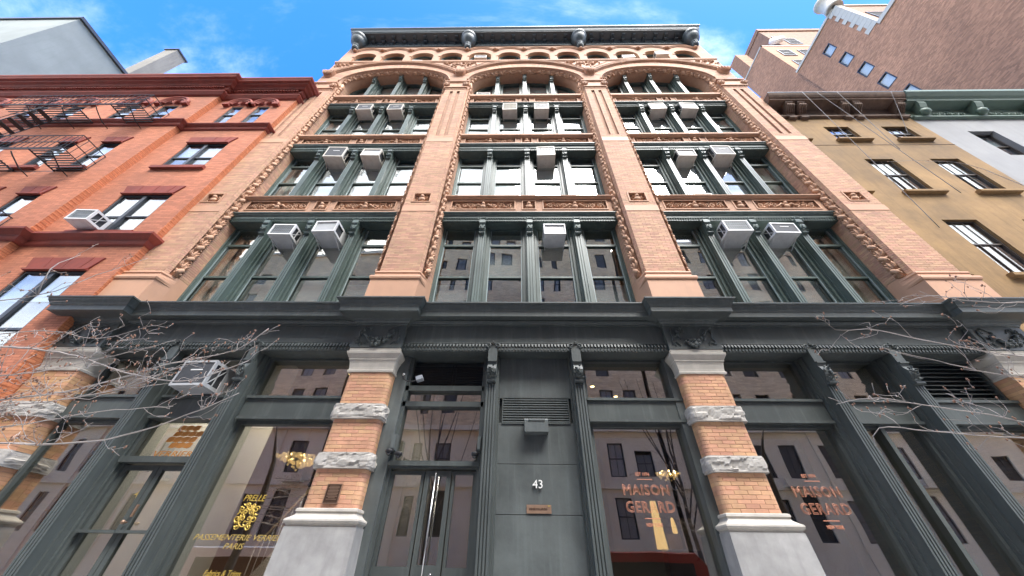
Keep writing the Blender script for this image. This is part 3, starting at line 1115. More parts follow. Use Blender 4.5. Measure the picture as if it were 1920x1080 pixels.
    for w in range(4):
        xa, xb = ed[2 * w], ed[2 * w + 1]
        def ol(ins):
            A, B = xa + ins, xb - ins
            lo_, hi_ = max(A, xc - (ai - ins) + .001), min(B, xc + (ai - ins) - .001)
            xs = [lo_ + (hi_ - lo_) * i / 12 for i in range(13)]
            return [(xs[0], z0 + ins)] + [(x, max(top(x, ins), z0 + ins + .01)) for x in xs] + [(xs[-1], z0 + ins)]
        A_, B_ = ol(0), ol(.10)
        fm = MB()
        n = len(A_)
        fm.v += [(x, .60, z) for x, z in A_] + [(x, .60, z) for x, z in B_] + [(x, .74, z) for x, z in B_]
        for i in range(n):
            j = (i + 1) % n
            fm.f += [(i, j, n + j, n + i), (n + i, n + j, 2 * n + j, 2 * n + i)]
            fm.sm += [False, False]
        fo = fm.build('window', 'iron_green', LB)
        pm = MB()
        pm.prism(B_, 'y', .68, .686)
        pm.build('pane', 'glass_upper', fo)
        if True:
            bm_ = MB()
            bm_.prism(ol(.04), 'y', .76, .768)
            bm_.build('roller_blind', 'curtain' if bi == 2 or w % 2 else 'blind', fo)

for xs_ in ((-3.05,), (3.05,)):
    xq = xs_[0]
    t = MB()
    t.prism([(xq - 1.05, 20.98), (xq + 1.05, 20.98), (xq, 19.95)], 'y', -.02, .01)
    to = t.build('spandrel_ornament', 'terracotta', LB)
    lv = MB()
    rng = random.Random(9)
    for q in range(34):
        u = rng.uniform(-.85, .85)
        z = 20.9 - rng.uniform(0, 1) * (.75 - abs(u) * .72)
        lv.leaf((xq + u, -.02, z), (rng.uniform(-1, 1), 0, rng.uniform(-1, 1)), (0, -1, 0), .16, .045, .05)
    for s in (-1, 1):
        lv.tube(spiral((xq + s * .3, -.04, 20.75), .14, 1.5, 16, 0, s), .022, 5)
    lv.build('carved_leaves', 'terracotta_ornament', to, kind='stuff')
for s in (-1, 1):
    t = MB()
    t.prism([(s * 9.55, 20.98), (s * 8.2, 20.98), (s * 9.35, 20.1)], 'y', -.02, .01)
    to = t.build('spandrel_ornament', 'terracotta', LB)
    lv = MB()
    rng = random.Random(19)
    for q in range(22):
        u = rng.uniform(0, 1)
        lv.leaf((s * (9.45 - u * .95), -.02, 20.9 - rng.uniform(0, 1) * .55 * (1 - u)), (rng.uniform(-1, 1), 0, rng.uniform(-1, 1)), (0, -1, 0), .16, .045, .05)
    lv.build('carved_leaves', 'terracotta_ornament', to, kind='stuff')

# ---- arcade under the roof
st = MB()
st.prism([(.4, 21.08), (-.02, 21.08), (-.03, 21.12), (-.05, 21.14), (-.06, 21.2), (-.06, 21.24), (-.03, 21.27), (.4, 21.27)], 'x', -9.64, 9.64)
st.build('string_course', 'terracotta', LB)
PT = 1.525
HW, ZS, RI = .575, 22.1, .57
BR_T = 23.70
fm = MB()
for i in range(12):
    xc = (i - 5.5) * PT
    X0, X1 = (xc - PT / 2 if i else -9.6), (xc + PT / 2 if i < 11 else 9.6)
    pts = [(xc - HW, 21.26)] + arch_outline(xc, HW, RI, 16, ZS) + [(xc + HW, 21.26)]
    outp = [(X0, 21.26), (X0, ZS)]
    for j in range(1, 16):
        if j <= 4:
            outp.append((X0, ZS + (BR_T - ZS) * j / 4))
        elif j < 12:
            outp.append((X0 + (X1 - X0) * (j - 4) / 8, BR_T))
        else:
            outp.append((X1, ZS + (BR_T - ZS) * (16 - j) / 4))
    outp += [(X1, ZS), (X1, 21.26)]
    n = len(pts)
    k = len(fm.v)
    fm.v += [(x, 0, z) for x, z in pts] + [(x, 0, z) for x, z in outp]
    for j in range(n - 1):
        fm.f.append((k + j, k + j + 1, k + n + j + 1, k + n + j))
        fm.sm.append(False)
fm.build('arcade_wall', 'brick_wall', LB)
for i in range(12):
    xc = (i - 5.5) * PT
    rv = MB()
    pts = [(xc - HW, 21.26)] + arch_outline(xc, HW, RI, 16, ZS) + [(xc + HW, 21.26)]
    n = len(pts)
    rv.v += [(x, 0, z) for x, z in pts] + [(x, .24, z) for x, z in pts]
    for j in range(n - 1):
        rv.f.append((j, j + 1, n + j + 1, n + j))
        rv.sm.append(0 < j < n - 2)
    rv.build('arch_reveal', 'brick_ground_joined', LB)
    wf = MB()
    p2 = [(xc - HW + .08, 21.36)] + arch_outline(xc, HW - .08, RI - .08, 16, ZS) + [(xc + HW - .08, 21.36)]
    wf.v += [(x, .16, z) for x, z in pts] + [(x, .16, z) for x, z in p2] + [(x, .24, z) for x, z in p2]
    for j in range(n):
        q = (j + 1) % n
        wf.f += [(j, q, n + q, n + j), (n + j, n + q, 2 * n + q, 2 * n + j)]
        wf.sm += [False, False]
    wf.box(xc - HW, xc + HW, .17, .23, 21.78, 21.82)
    wo_ = wf.build('window', 'iron_green', LB)
    pn = MB()
    pn.prism(p2, 'y', .20, .206)
    pn.build('pane', 'glass_upper', wo_)
    if i % 3 != 1:
        bl = MB()
        bl.box(xc - HW + .05, xc + HW - .05, .30, .305, 21.3, 22.5)
        bl.build('roller_blind', 'curtain', wo_)
    hd = MB()
    hh, ri = PT / 2 - .06, .40
    Rr = (hh * hh + ri * ri) / (2 * ri)
    th = math.asin(hh / Rr)
    hd.tube([(xc + Rr * math.sin(-th + 2 * th * j / 14), -.03, 22.96 + ri - Rr + Rr * math.cos(-th + 2 * th * j / 14)) for j in range(15)], .05, 6)
    hd.tube([(xc + (Rr - .09) * math.sin(-th + 2 * th * j / 14), -.015, 22.96 + ri - Rr + (Rr - .09) * math.cos(-th + 2 * th * j / 14)) for j in range(15)], .03, 6)
    hd.build('hood_mould', 'terracotta', LB)
    ims = MB()
    ims.box(xc - HW - .10, xc - HW + .012, -.03, .2, ZS - .07, ZS + .01)
    ims.build('impost', 'terracotta', LB)
for i in range(13):
    x = (i - 6) * PT * (1 if 0 < i < 12 else .998)
    ro = MB()
    ro.box(x - .10, x + .10, -.07, .02, 22.84, 22.98)
    ro.ell((x, -.10, 22.9), (.09, .07, .08), 8, 5)
    for q in range(6):
        a = q * math.pi / 3
        ro.ell((x + .085 * math.cos(a), -.10, 22.9 + .07 * math.sin(a)), (.035, .04, .035), 6, 4)
    ro.build('rosette', 'terracotta', LB)

# ---- roof cornice
cn = MB()
cn.loft([(23.69, 9.62, -.05), (23.76, 9.62, -.05), (23.79, 9.60, -.02), (24.20, 9.60, -.02), (24.24, 9.62, -.05), (24.30, 9.64, -.08), (24.36, 9.64, -.08), (24.40, 9.68, -.50), (24.47, 9.68, -.50), (24.50, 9.70, -.53), (24.62, 9.73, -.57), (24.70, 9.76, -.62), (24.74, 9.78, -.65), (24.84, 9.78, -.65), (24.86, 9.76, -.6)], 0, .4)
RC = cn.build('roof_cornice', 'iron_cornice', LB)
md = MB()
md.prism([(-.02, 24.20), (-.12, 24.18), (-.18, 24.2), (-.20, 24.24), (-.17, 24.28), (-.2, 24.31), (-.32, 24.27), (-.38, 24.29), (-.39, 24.34), (-.36, 24.402), (-.05, 24.402)], 'x', -.085, .085)
mdm = md.mesh('modillion', 'iron_cornice')
URN = [-9.22, -3.05, 3.05, 9.22]
for i in range(3):
    a, b = URN[i], URN[i + 1]
    for j in range(9):
        x = a + (b - a) * (j + .5 + .25) / 9.5 if False else a + .72 + (b - a - 1.44) * j / 8
        put('modillion', mdm, RC, (x, 0, 0))
    fp = [(a + .5, (a + b) / 2 - .32), ((a + b) / 2 - .22, (a + b) / 2 + .22), ((a + b) / 2 + .32, b - .5)]
    for p, q in fp:
        f_ = MB()
        for u0, u1, v0, v1 in ((p, q, 23.83, 23.86), (p, q, 24.10, 24.13), (p, p + .03, 23.86, 24.10), (q - .03, q, 23.86, 24.10)):
            f_.box(u0, u1, -.045, -.015, v0, v1)
        n = int((q - p) / .16)
        for j in range(1, n):
            f_.ell((p + (q - p) * j / n, -.03, 23.98 + .03 * math.sin(j * 1.6)), (.06, .025, .06), 6, 4)
        f_.build('frieze_panel', 'iron_cornice', RC)
for x in URN:
    u = MB()
    ax = Vector((0, -.13, .99)).normalized()
    c0 = Vector((x, -.09, 23.02))
    u.lathe([(.03, -.02), (.12, .03), (.15, .14), (.145, .28), (.17, .33), (.19, .37), (.16, .41), (.20, .47), (.29, .58), (.36, .72), (.385, .87), (.385, .98), (.42, 1.03), (.44, 1.12), (.42, 1.22), (.36, 1.36)], c0, ax, 24)
    o_ = ax.orthogonal().normalized()
    w_ = ax.cross(o_)
    for q in range(12):
        t = q * math.pi / 6
        d = o_ * math.cos(t) + w_ * math.sin(t)
        u.tube([c0 + ax * .02 + d * .09, c0 + ax * .14 + d * .15, c0 + ax * .29 + d * .15], .028, 5)
    u.box(x - .3, x + .3, -.10, .02, 23.69, 24.2)
    u.build('cornice_console', 'iron_cornice', RC)

# ---- shell, floors and rooms behind the panes
sh = MB()
for s in (-1, 1):
    sh.box(s * 9.59, s * 9.2, .3, 14, 0, 24.3)
sh.box(-9.2, 9.2, 13.6, 14, 0, 24.3)
sh.build('side_wall', 'brick_wall', LB)
rf = MB()
rf.box(-9.59, 9.59, .1, 14, 24.3, 24.5)
rf.build('roof', 'concrete', LB)
for z in (9.25, 13.2, 16.7, 20.85):
    fl = MB()
    fl.box(-9.2, 9.2, .70, 8, z - .15, z + .2)
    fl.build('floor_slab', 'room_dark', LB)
fl = MB()
fl.box(-9.2, 9.2, .62, 8, 5.15, 5.6)
fl.build('floor_slab', 'room_dark', LB)
bw_ = MB()
bw_.box(-9.2, 9.2, 6, 6.1, 5.6, 24.2)
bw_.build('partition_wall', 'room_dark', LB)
for xx in (-3.05, 3.05):
    for z0, z1 in ((5.6, 9.1), (9.45, 13.05), (13.4, 16.55), (16.9, 20.7)):
        pw = MB()
        pw.box(xx - .1, xx + .1, .6, 6, z0, z1)
        pw.build('partition_wall', 'room_warm', LB)

# ------------------------------------------------------------------ shopfront
# ground piers: brick by brick between rusticated stone bands
PZ = [(3.63, 4.225, 10), (2.85, 3.375, 9), (2.10, 2.62, 9)]      # brick sections (z0, z1, courses)
PHW, PYF, PR = .405, .09, .085
def corner_brick(front, side, h):
    """rounded corner brick; local: corner of the pier at (0,0), front runs +x, side runs +y"""
    t = .055
    out_ = [(front, 0)]
    for i in range(6):
        a = math.pi / 2 * i / 5
        out_.append((PR - PR * math.sin(a), PR - PR * math.cos(a)))
    out_.append((0, side))
    inn_ = [(t, side), (t, PR), (PR, t), (front, t)]
    m = MB()
    m.prism(out_ + inn_, 'z', 0, h)
    return m.mesh('brick', 'brick_ground')
def plain_brick(l, h):
    m = MB()
    e = .004
    m.add([(e, 0, e), (l - e, 0, e), (l - e, 0, h - e), (e, 0, h - e), (0, e, 0), (l, e, 0), (l, e, h), (0, e, h), (0, .05, 0), (l, .05, 0), (l, .05, h), (0, .05, h)],
          [(0, 1, 2, 3), (0, 4, 5, 1), (1, 5, 6, 2), (2, 6, 7, 3), (3, 7, 4, 0), (4, 8, 9, 5), (5, 9, 10, 6), (6, 10, 11, 7), (7, 11, 8, 4)])
    return m.mesh('brick', 'brick_ground')
J = .005
_pc = {}
def cached(fn, *a):
    k = (fn.__name__,) + tuple(round(x, 3) for x in a)
    if k not in _pc:
        _pc[k] = fn(*a)
    return _pc[k]

def rock_band(xc, z0, z1, seed):
    m = MB()
    hw, yf, yb = PHW + .03, PYF - .035, .55
    path = []
    N = 12
    for i in range(7):
        path.append((xc - hw, yb - (yb - yf - .07) * i / 6, -1, 0))
    for i in range(1, 5):
        a = math.pi / 2 * i / 5
        path.append((xc - hw + .07 - .07 * math.cos(a), yf + .07 - .07 * math.sin(a), -math.cos(a), -math.sin(a)))
    for i in range(1, 28):
        path.append((xc - hw + .07 + (2 * hw - .14) * i / 28, yf, 0, -1))
    for i in range(1, 5):
        a = math.pi / 2 * i / 5
        path.append((xc + hw - .07 + .07 * math.sin(a), yf + .07 - .07 * math.cos(a), math.sin(a), -math.cos(a)))
    for i in range(7):
        path.append((xc + hw, yf + .07 + (yb - yf - .07) * i / 6, 1, 0))
    n = len(path)
    rows = [0, .06, .14, .24, .36, .48, .60, .72, .82, .9, .95, 1]
    for r_ in rows:
        z = z0 + (z1 - z0) * r_
        edge = .25 if r_ < .1 else (0.3 if r_ > .93 else 1)
        for x, y, nx, ny in path:
            q = Vector((x * 7 + seed, y * 7, z * 8))
            vd, vp_ = mnoise.voronoi(Vector((x * 6 + seed, y * 6, z * 11)))
            c0 = vp_[0]
            hx_, hz_ = math.sin(c0.x * 12.9 + c0.z * 7.1) , math.sin(c0.z * 9.7 + c0.x * 3.3)
            d = .020 + .012 * math.sin(c0.x * 5 + c0.z * 11) + hx_ * .011 * (x * 6 + seed - c0.x) + hz_ * .014 * (z * 11 - c0.z) + mnoise.noise(q * 4) * .005
            d = max(d, -.005)
            d = d * edge if 0 < edge < 1 else d
            if r_ in (0, .06):
                d = .012
            m.v.append((x + nx * d, y + ny * d, z + (mnoise.noise(q * 3) * .01 if .1 < r_ < .95 else 0)))
    for j in range(len(rows) - 1):
        for i in range(n - 1):
            m.f.append((j * n + i, j * n + i + 1, (j + 1) * n + i + 1, (j + 1) * n + i))
            m.sm.append(False)
    t = len(rows) - 1
    m.f += [tuple(range(n))[::-1], tuple(t * n + i for i in range(n))]
    m.sm += [False, False]
    return m

GPIER = []
for k, xc in enumerate((-8.95, -3.05, 3.05, 8.95)):
    core = MB()
    core.box(xc - PHW + .012, xc + PHW - .012, PYF + .05, .6, 1.9, 4.3)
    core.box(xc - PHW + PR, xc + PHW - PR, PYF + .006, .1 + PYF, 1.9, 4.3)
    core.box(xc - PHW + .006, xc + PHW - .006, PYF + PR, .6, 1.9, 4.3)
    P = core.build('ground_pier', 'mortar', LB)
    GPIER.append(P)
    joined = MB()
    for z0, z1, nc in PZ:
        ch = (z1 - z0) / nc
        h = ch - J
        for c in range(nc):
            z = z0 + c * ch + J / 2
            fa, sa = ((.205, .10), (.10, .205))[c % 2]
            jit = lambda: random.uniform(-.0015, .0015)
            if k in (1, 2):
                cm_ = cached(corner_brick, fa, sa, h)
                put('brick', cm_, P, (xc - PHW, PYF + jit(), z))
                put('brick', cm_, P, (xc + PHW, PYF + jit(), z), scale=(-1, 1, 1))
                a, b = xc - PHW + fa + J, xc + PHW - fa - J
                nb = 2 if c % 2 == 0 else 3
                wv = (b - a - J * (nb - 1)) / nb
                for q in range(nb):
                    put('brick', cached(plain_brick, wv, h), P, (a + q * (wv + J), PYF + jit(), z))
                # one course brick on the inner flank
                joined.box(xc - PHW + .001, xc - PHW + .04, PYF + sa + J, min(PYF + sa + .2, .55), z, z + h)
                joined.box(xc + PHW - .04, xc + PHW - .001, PYF + sa + J, min(PYF + sa + .2, .55), z, z + h)
            else:
                joined.box(xc - PHW, xc - .01, PYF, PYF + .1, z, z + h)
                joined.box(xc, xc + PHW, PYF, PYF + .1, z, z + h)
                for s in (-1, 1):
                    joined.box(xc + s * PHW, xc + s * (PHW - .05), PYF + .105, .5, z, z + h)
    joined.build('brickwork', 'brick_ground_joined', P, kind='stuff')
    for z0, z1 in ((3.375, 3.63), (2.62, 2.85)):
        rock_band(xc, z0, z1, k * 3.1 + z0).build('rock_band', 'stone_rough', P)
    cp = MB()
    cp.loft([(4.225, PHW + .02, PYF - .02), (4.26, PHW + .025, PYF - .025), (4.275, PHW + .01, PYF - .01), (4.32, PHW + .012, PYF - .012), (4.40, PHW + .025, PYF - .025), (4.45, PHW + .04, PYF - .04), (4.465, PHW + .055, PYF - .055),
             (4.48, PHW + .05, PYF - .05), (4.52, PHW + .075, PYF - .075), (4.57, PHW + .105, PYF - .105), (4.61, PHW + .11, PYF - .11), (4.625, PHW + .09, PYF - .09), (4.63, PHW + .085, PYF - .085), (4.685, PHW + .085, PYF - .085)], xc, .6)
    cp.build('capital', 'stone_pale', P)
    bs = MB()
    bs.loft([(2.105, PHW + .02, PYF - .02), (2.095, PHW + .04, PYF - .04), (2.065, PHW + .045, PYF - .045), (2.05, PHW + .03, PYF - .03), (2.04, PHW + .03, PYF - .03), (2.02, PHW + .04, PYF - .04), (1.985, PHW + .085, PYF - .085), (1.965, PHW + .12, PYF - .12), (1.945, PHW + .125, PYF - .125), (1.92, PHW + .115, PYF - .115), (1.905, PHW + .09, PYF - .09), (1.88, PHW + .085, PYF - .085)][::-1], xc, .6)
    bs.build('base_moulding', 'stone_pale', P)
    pd = MB()
    pd.loft([(0, PHW + .16, PYF - .15), (1.80, PHW + .105, PYF - .10), (1.88, PHW + .10, PYF - .095)], xc, .6)
    pd.build('pedestal', 'marble_grey', P)

# entablature over the shops
en = MB()
en.prism([(.7, 5.625), (-.25, 5.605), (-.27, 5.60), (-.27, 5.575), (-.245, 5.565), (-.235, 5.53), (-.20, 5.48), (-.185, 5.445), (-.165, 5.43), (-.165, 5.32), (-.14, 5.315), (-.02, 5.33), (-.02, 5.30), (.01, 5.295), (.03, 5.27), (.05, 5.262), (.05, 5.245), (.08, 5.24), (.08, 4.85), (.045, 4.84), (.045, 4.825), (.07, 4.815), (.07, 4.66), (.7, 4.66)], 'x', -9.62, 9.62)
EN = en.build('shop_cornice', 'iron_dark', LB)
for k, xc in enumerate((-8.95, -3.05, 3.05, 8.95)):
    rs = MB()
    rs.loft([(4.69, .50, -.005), (5.20, .50, -.005), (5.21, .52, -.03), (5.24, .53, -.035), (5.26, .56, -.07), (5.285, .575, -.085), (5.30, .62, -.13), (5.315, .75, -.31), (5.325, .78, -.345), (5.43, .78, -.345), (5.445, .80, -.365), (5.48, .815, -.38), (5.53, .85, -.415), (5.565, .86, -.425), (5.575, .885, -.45), (5.60, .885, -.45), (5.625, .85, -.40)], xc, .3)
    ro = rs.build('ressaut', 'iron_dark', EN)
    gr = MB()
    rng = random.Random(31 + k)
    for i in range(46):                                        # swag of fruit
        t = rng.uniform(-1, 1)
        w = .035 + .05 * (1 - abs(t)) 
        x, z = xc + t * .30, 5.06 - .26 * (1 - t * t) + rng.uniform(-w, w)
        r = rng.uniform(.02, .036) * (1.15 - .4 * abs(t))
        gr.ell((x, -.02 - rng.uniform(0, .03), z), (r, r, r), 7, 5)
    for s in (-1, 1):                                          # ribbons and scrolls
        gr.tube([(xc + s * .30, -.012, 5.05), (xc + s * .36, -.02, 5.12), (xc + s * .40, -.016, 5.02), (xc + s * .37, -.012, 4.93), (xc + s * .42, -.016, 4.85), (xc + s * .36, -.012, 4.78)], .012, 5)
        gr.tube([(xc + s * .42, -.012, 4.78), (xc + s * .33, -.02, 4.84), (xc + s * .27, -.012, 4.76)], .012, 5)
        gr.tube([(xc + s * .33, -.012, 5.06), (xc + s * .30, -.018, 5.16), (xc + s * .22, -.012, 5.14), (xc + s * .15, -.012, 5.05)], .009, 5)
        for q in range(7):
            gr.leaf((xc + s * rng.uniform(.1, .42), -.008, rng.uniform(4.78, 5.15)), (rng.uniform(-1, 1), 0, rng.uniform(-1, 1)), (0, -1, 0), .07, .018, .022)
    gr.build('garland', 'iron_dark', ro)

# fluted iron mullions with acanthus consoles
def shop_mullion(xc):
    m = MB()
    m.box(xc - .085, xc + .085, .105, .52, 0, 4.66)
    for a in (-.085, -.0385, .008, .0545):
        m.box(xc + a, xc + a + .0305, .08, .108, .3, 4.02)
    m.box(xc - .085, xc + .085, .08, .108, 0, .3)
    for s in (-1, 1):
        m.box(xc + s * .085, xc + s * .12, .24, .52, 0, 4.66)
        m.box(xc + s * .12, xc + s * .145, .34, .52, 0, 4.66)
    o = m.build('shop_mullion', 'iron_dark', LB)
    c = MB()
    c.prism([(.12, 4.03), (.02, 4.03), (.01, 4.045), (.01, 4.075), (.05, 4.09), (.035, 4.13), (.0, 4.2), (-.005, 4.27), (.02, 4.33), (.05, 4.38), (.04, 4.42), (.015, 4.43), (.015, 4.46), (.12, 4.46)], 'x', xc - .08, xc + .08)
    rng = random.Random(int(xc * 10))
    for q in range(16):
        c.leaf((xc + rng.uniform(-.055, .055), .0, rng.uniform(4.1, 4.33)), (rng.uniform(-1, 1), -.1, rng.uniform(-.3, 1)), (0, -1, 0), .06, .016, .024)
    c.box(xc - .085, xc + .085, .045, .12, 4.46, 4.72)
    for s in (-1, 1):
        c.tube(spiral((xc + s * .075, .035, 4.78), .055, 1.3, 14, 4.7, s), .012, 5)
    c.ell((xc, .03, 4.85), (.014, .014, .025), 6, 4)
    c.build('console', 'iron_dark', o)
SM = [-7.0, -5.42, -.795, .785, 5.25, 6.75]
for x in SM:
    shop_mullion(x)
eb = MB()
ends = [-8.45, -7.0, -5.42, -3.55, -2.55, -.795, .785, 2.55, 3.55, 5.25, 6.75, 8.45]
for a, b in ((-8.45, -7.1), (-6.9, -5.52), (-5.32, -3.56), (-2.54, -.895), (-.695, .685), (.885, 2.54), (3.56, 5.15), (5.35, 6.65), (6.85, 8.45)):
    egg_band(eb, a, b, .07, 4.675, 4.815, .062, .04)
eb.build('egg_and_dart_band', 'iron_dark', EN, kind='stuff')

GY = .46
def shop_glass(parent, x0, x1, z0, z1, y=GY, g='glass_store'):
    p = MB()
    p.box(x0, x1, y, y + .01, z0, z1)
    return p.build('pane', g, parent)
def frame_rect(m, x0, x1, z0, z1, w, y0, y1):
    m.box(x0, x0 + w, y0, y1, z0, z1)
    m.box(x1 - w, x1, y0, y1, z0, z1)
    m.box(x0 + w, x1 - w, y0, y1, z1 - w, z1)
    m.box(x0 + w, x1 - w, y0, y1, z0, z0 + w)
def beam(m, x0, x1, z0=3.43, z1=3.85, y=.30):
    m.box(x0, x1, y + .02, .56, z0 + .045, z1 - .045)
    m.box(x0, x1, y - .02, .56, z0, z0 + .045)
    m.box(x0, x1, y - .02, .56, z1 - .045, z1)

def shop_window(x0, x1, transom=True, z0=.55):
    m = MB()
    if transom:
        beam(m, x0, x1)
        frame_rect(m, x0, x1, 3.85, 4.67, .05, .40, .54)
    frame_rect(m, x0, x1, z0, 3.43, .055, .40, .54)
    m.box(x0, x1, .2, .56, 0, z0)
    o = m.build('shop_window', 'iron_dark', LB)
    if transom:
        shop_glass(o, x0 + .05, x1 - .05, 3.90, 4.62)
    shop_glass(o, x0 + .055, x1 - .055, z0 + .055, 3.375)
    return o
jb = .145
W_PRELLE = shop_window(-5.42 + jb, -3.46)
W_G1 = shop_window(.785 + jb, 2.645)
W_G2 = shop_window(3.46, 5.25 - jb)
W_R2 = shop_window(5.25 + jb, 6.75 - jb)
W_L1 = shop_window(-8.5, -7.0 - jb)
# intermediate upright in the second right window
up = MB()
up.box(5.86, 5.93, .36, .55, .6, 3.43)
up.build('upright', 'iron_dark', W_R2)
# right end: louvre above a pane
m = MB()
beam(m, 6.75 + jb, 8.52)
frame_rect(m, 6.75 + jb, 8.52, .55, 3.43, .055, .40, .54)
m.box(6.75 + jb, 8.52, .2, .56, 0, .55)
frame_rect(m, 6.75 + jb, 8.52, 3.85, 4.67, .05, .38, .54)
m.box(6.75 + jb, 8.52, .52, .55, 3.85, 4.67)
W_R3 = m.build('shop_window', 'iron_dark', LB)
shop_glass(W_R3, 6.95, 8.46, .605, 3.375)
for i in range(9):
    s_ = MB()
    s_.obox((6.95, .40, 3.92 + i * .082), (1.51, 0, 0), (0, .09, .05), (0, 0, .012))
    s_.build('slat', 'iron_dark', W_R3)
# side panels against the piers
for xa, xb in ((-2.648, -2.42), (2.50, 2.648), (-3.46, -3.40), (3.40, 3.46)):
    sp_ = MB()
    sp_.box(xa, xb, .30, .56, 0, 4.66)
    sp_.build('jamb_panel', 'iron_weathered', LB)

# ---- main entrance (centre bay, left part)
ex0, ex1 = -2.42, -.795 - jb
m = MB()
m.box(ex0, ex1, .36, .56, 3.995, 4.09)
m.box(ex0, ex1, .36, .56, 3.70, 3.79)
m.box(ex0, ex1, .34, .56, 2.685, 2.80)
m.box(ex0, ex1, .31, .36, 2.72, 2.775)
m.box(ex0, ex0 + .06, .36, .56, 0, 4.66)
m.box(ex1 - .05, ex1, .36, .56, 0, 4.66)
m.box(ex0, ex1, .60, .63, 4.06, 4.66)
ENT = m.build('entrance_frame', 'iron_dark', LB)
shop_glass(ENT, ex0 + .06, ex1 - .05, 3.79, 3.995)
shop_glass(ENT, ex0 + .06, ex1 - .05, 2.80, 3.70)
for i in range(13):
    s_ = MB()
    s_.box(ex0 + .06, ex1 - .05, .47, .50, 4.10 + i * .034, 4.116 + i * .034)
    s_.build('slat', 'black_metal', ENT)
for x in (-1.60, -1.54):
    s_ = MB()
    s_.box(x, x + .014, .455, .47, 4.09, 4.55)
    s_.build('slat_upright', 'black_metal', ENT)
# door leaf, side light
dr = MB()
frame_rect(dr, -1.80, -1.385, 1.42, 2.665, .07, .40, .47)
dr.box(-1.80, -1.385, .40, .47, .12, 1.42)
DOOR = dr.build('door', 'iron_dark', ENT)
shop_glass(ENT, -1.74, -1.445, 1.49, 2.6, .43)
sl = MB()
frame_rect(sl, ex0 + .06, -1.82, 1.42, 2.665, .05, .42, .48)
sl.box(ex0 + .06, -1.82, .42, .48, 0, 1.42)
frame_rect(sl, -1.37, ex1 - .05, 1.42, 2.665, .045, .42, .48)
sl.box(-1.37, ex1 - .05, .42, .48, 0, 1.42)
sl.build('side_light', 'iron_dark', ENT)
shop_glass(ENT, ex0 + .11, -1.87, 1.47, 2.615, .45)
shop_glass(ENT, -1.325, ex1 - .095, 1.465, 2.62, .45)
hd = MB()
hd.tube([(-1.615, .31, 2.62), (-1.615, .31, .95)], .013, 10)
for z in (2.5, 1.05):
    hd.tube([(-1.615, .31, z), (-1.615, .40, z)], .008, 8)
hd.build('pull_handle', 'steel', ENT)
lk_ = MB()
lk_.lathe([(.02, 0), (.022, .008), (.012, .014)], (-1.52, .40, 1.38), (0, -1, 0), 12)
lk_.build('lock', 'steel', ENT)

# ---- sheet-metal panel with vent, box light, number and name plate
x0, x1 = -.795 + jb, .785 - jb
m = MB()
for a, b in ((0, 2.08), (2.088, 2.765), (2.773, 3.42), (3.86, 4.66)):
    m.box(x0, x1, .36 if b < 3 else .362, .5, a, b)
PAN = m.build('metal_panel', 'iron_weathered', LB)
m = MB()
m.box(x0, x1, .44, .5, 3.42, 3.86)
frame_rect(m, -.60, .60, 3.40, 3.875, .02, .345, .46)
VG = m.build('vent_grille', 'iron_dark', LB)
for i in range(10):
    s_ = MB()
    s_.box(-.58, .58, .35, .40, 3.427 + i * .0435, 3.447 + i * .0435)
    s_.build('slat', 'iron_weathered', VG)
m = MB()
m.prism([(.36, 3.44), (.20, 3.44), (.19, 3.42), (.19, 3.225), (.36, 3.215)], 'x', -.205, .195)
m.box(-.14, .14, .178, .2, 3.405, 3.425)
BOX = m.build('box_light', 'iron_weathered', LB)
text('house_number', '43', .165, (-.005, .335, 2.475), 'white_print', LB, depth=.01, width=.155)
m = MB()
m.box(-.185, .185, .345, .362, 2.10, 2.21)
NP = m.build('name_plate', 'brass_plate', LB)
text('lettering', 'DENISE PHILLIPS PhD', .036, (-.01, .343, 2.155), 'wood_dark', NP, width=.27)
m = MB()
m.box(.14, .16, .341, .346, 2.185, 2.205)
m.build('sticker', 'gold_text', NP)

# dark bronze tablet on the left pier
m = MB()
m.box(-3.155, -2.945, PYF - .022, PYF + .01, 2.165, 2.405)
TB = m.build('bronze_tablet', 'bronze', GPIER[1])
m = MB()
frame_rect(m, -3.16, -2.94, 2.16, 2.41, .008, PYF - .027, PYF + .005)
m.build('tablet_rim', 'brass_plate', TB)
for i, wd in enumerate((.15, .16, .13, .16, .15, .16, .14, .16, .10, .15)):
    m = MB()
    z = 2.38 - i * .0185
    m.box(-3.05 - wd / 2, -3.05 + wd / 2, PYF - .0245, PYF - .02, z - .004, z + .004)
    m.build('lettering', 'brass_plate', TB)

# ---- left entrance with honeycomb sign
vx0, vx1 = -7.0 + jb, -5.42 - jb
m = MB()
beam(m, vx0, vx1)
frame_rect(m, vx0, vx1, 3.85, 4.67, .05, .40, .54)
m.box(vx0, vx1, .30, .56, 2.73, 2.82)
m.box(vx0, vx0 + .05, .38, .54, 0, 3.43)
m.box(vx1 - .05, vx1, .38, .54, 0, 3.43)
VE = m.build('entrance_frame', 'iron_dark', LB)
shop_glass(VE, vx0 + .05, vx1 - .05, 3.90, 4.62)
shop_glass(VE, vx0 + .05, vx1 - .05, 2.82, 3.43)
xm = (vx0 + vx1) / 2
for a, b in ((vx0 + .055, xm - .005), (xm + .005, vx1 - .055)):
    d = MB()
    frame_rect(d, a, b, .25, 2.71, .075, .42, .48)
    d.box(a, b, .42, .48, 0, .25)
    d.box(a, b, .34, .43, 1.80, 1.835)
    d.build('door', 'iron_dark', VE)
    shop_glass(VE, a + .075, b - .075, .325, 2.635, .45)
h = MB()
h.box(xm + .03, xm + .055, .395, .42, 2.0, 2.16)
h.tube([(xm + .042, .34, 1.93), (xm + .042, .40, 1.93)], .01, 8)
h.ell((xm + .042, .33, 1.93), (.028, .028, .028), 8, 6)
h.build('door_handle', 'brass_plate', VE)
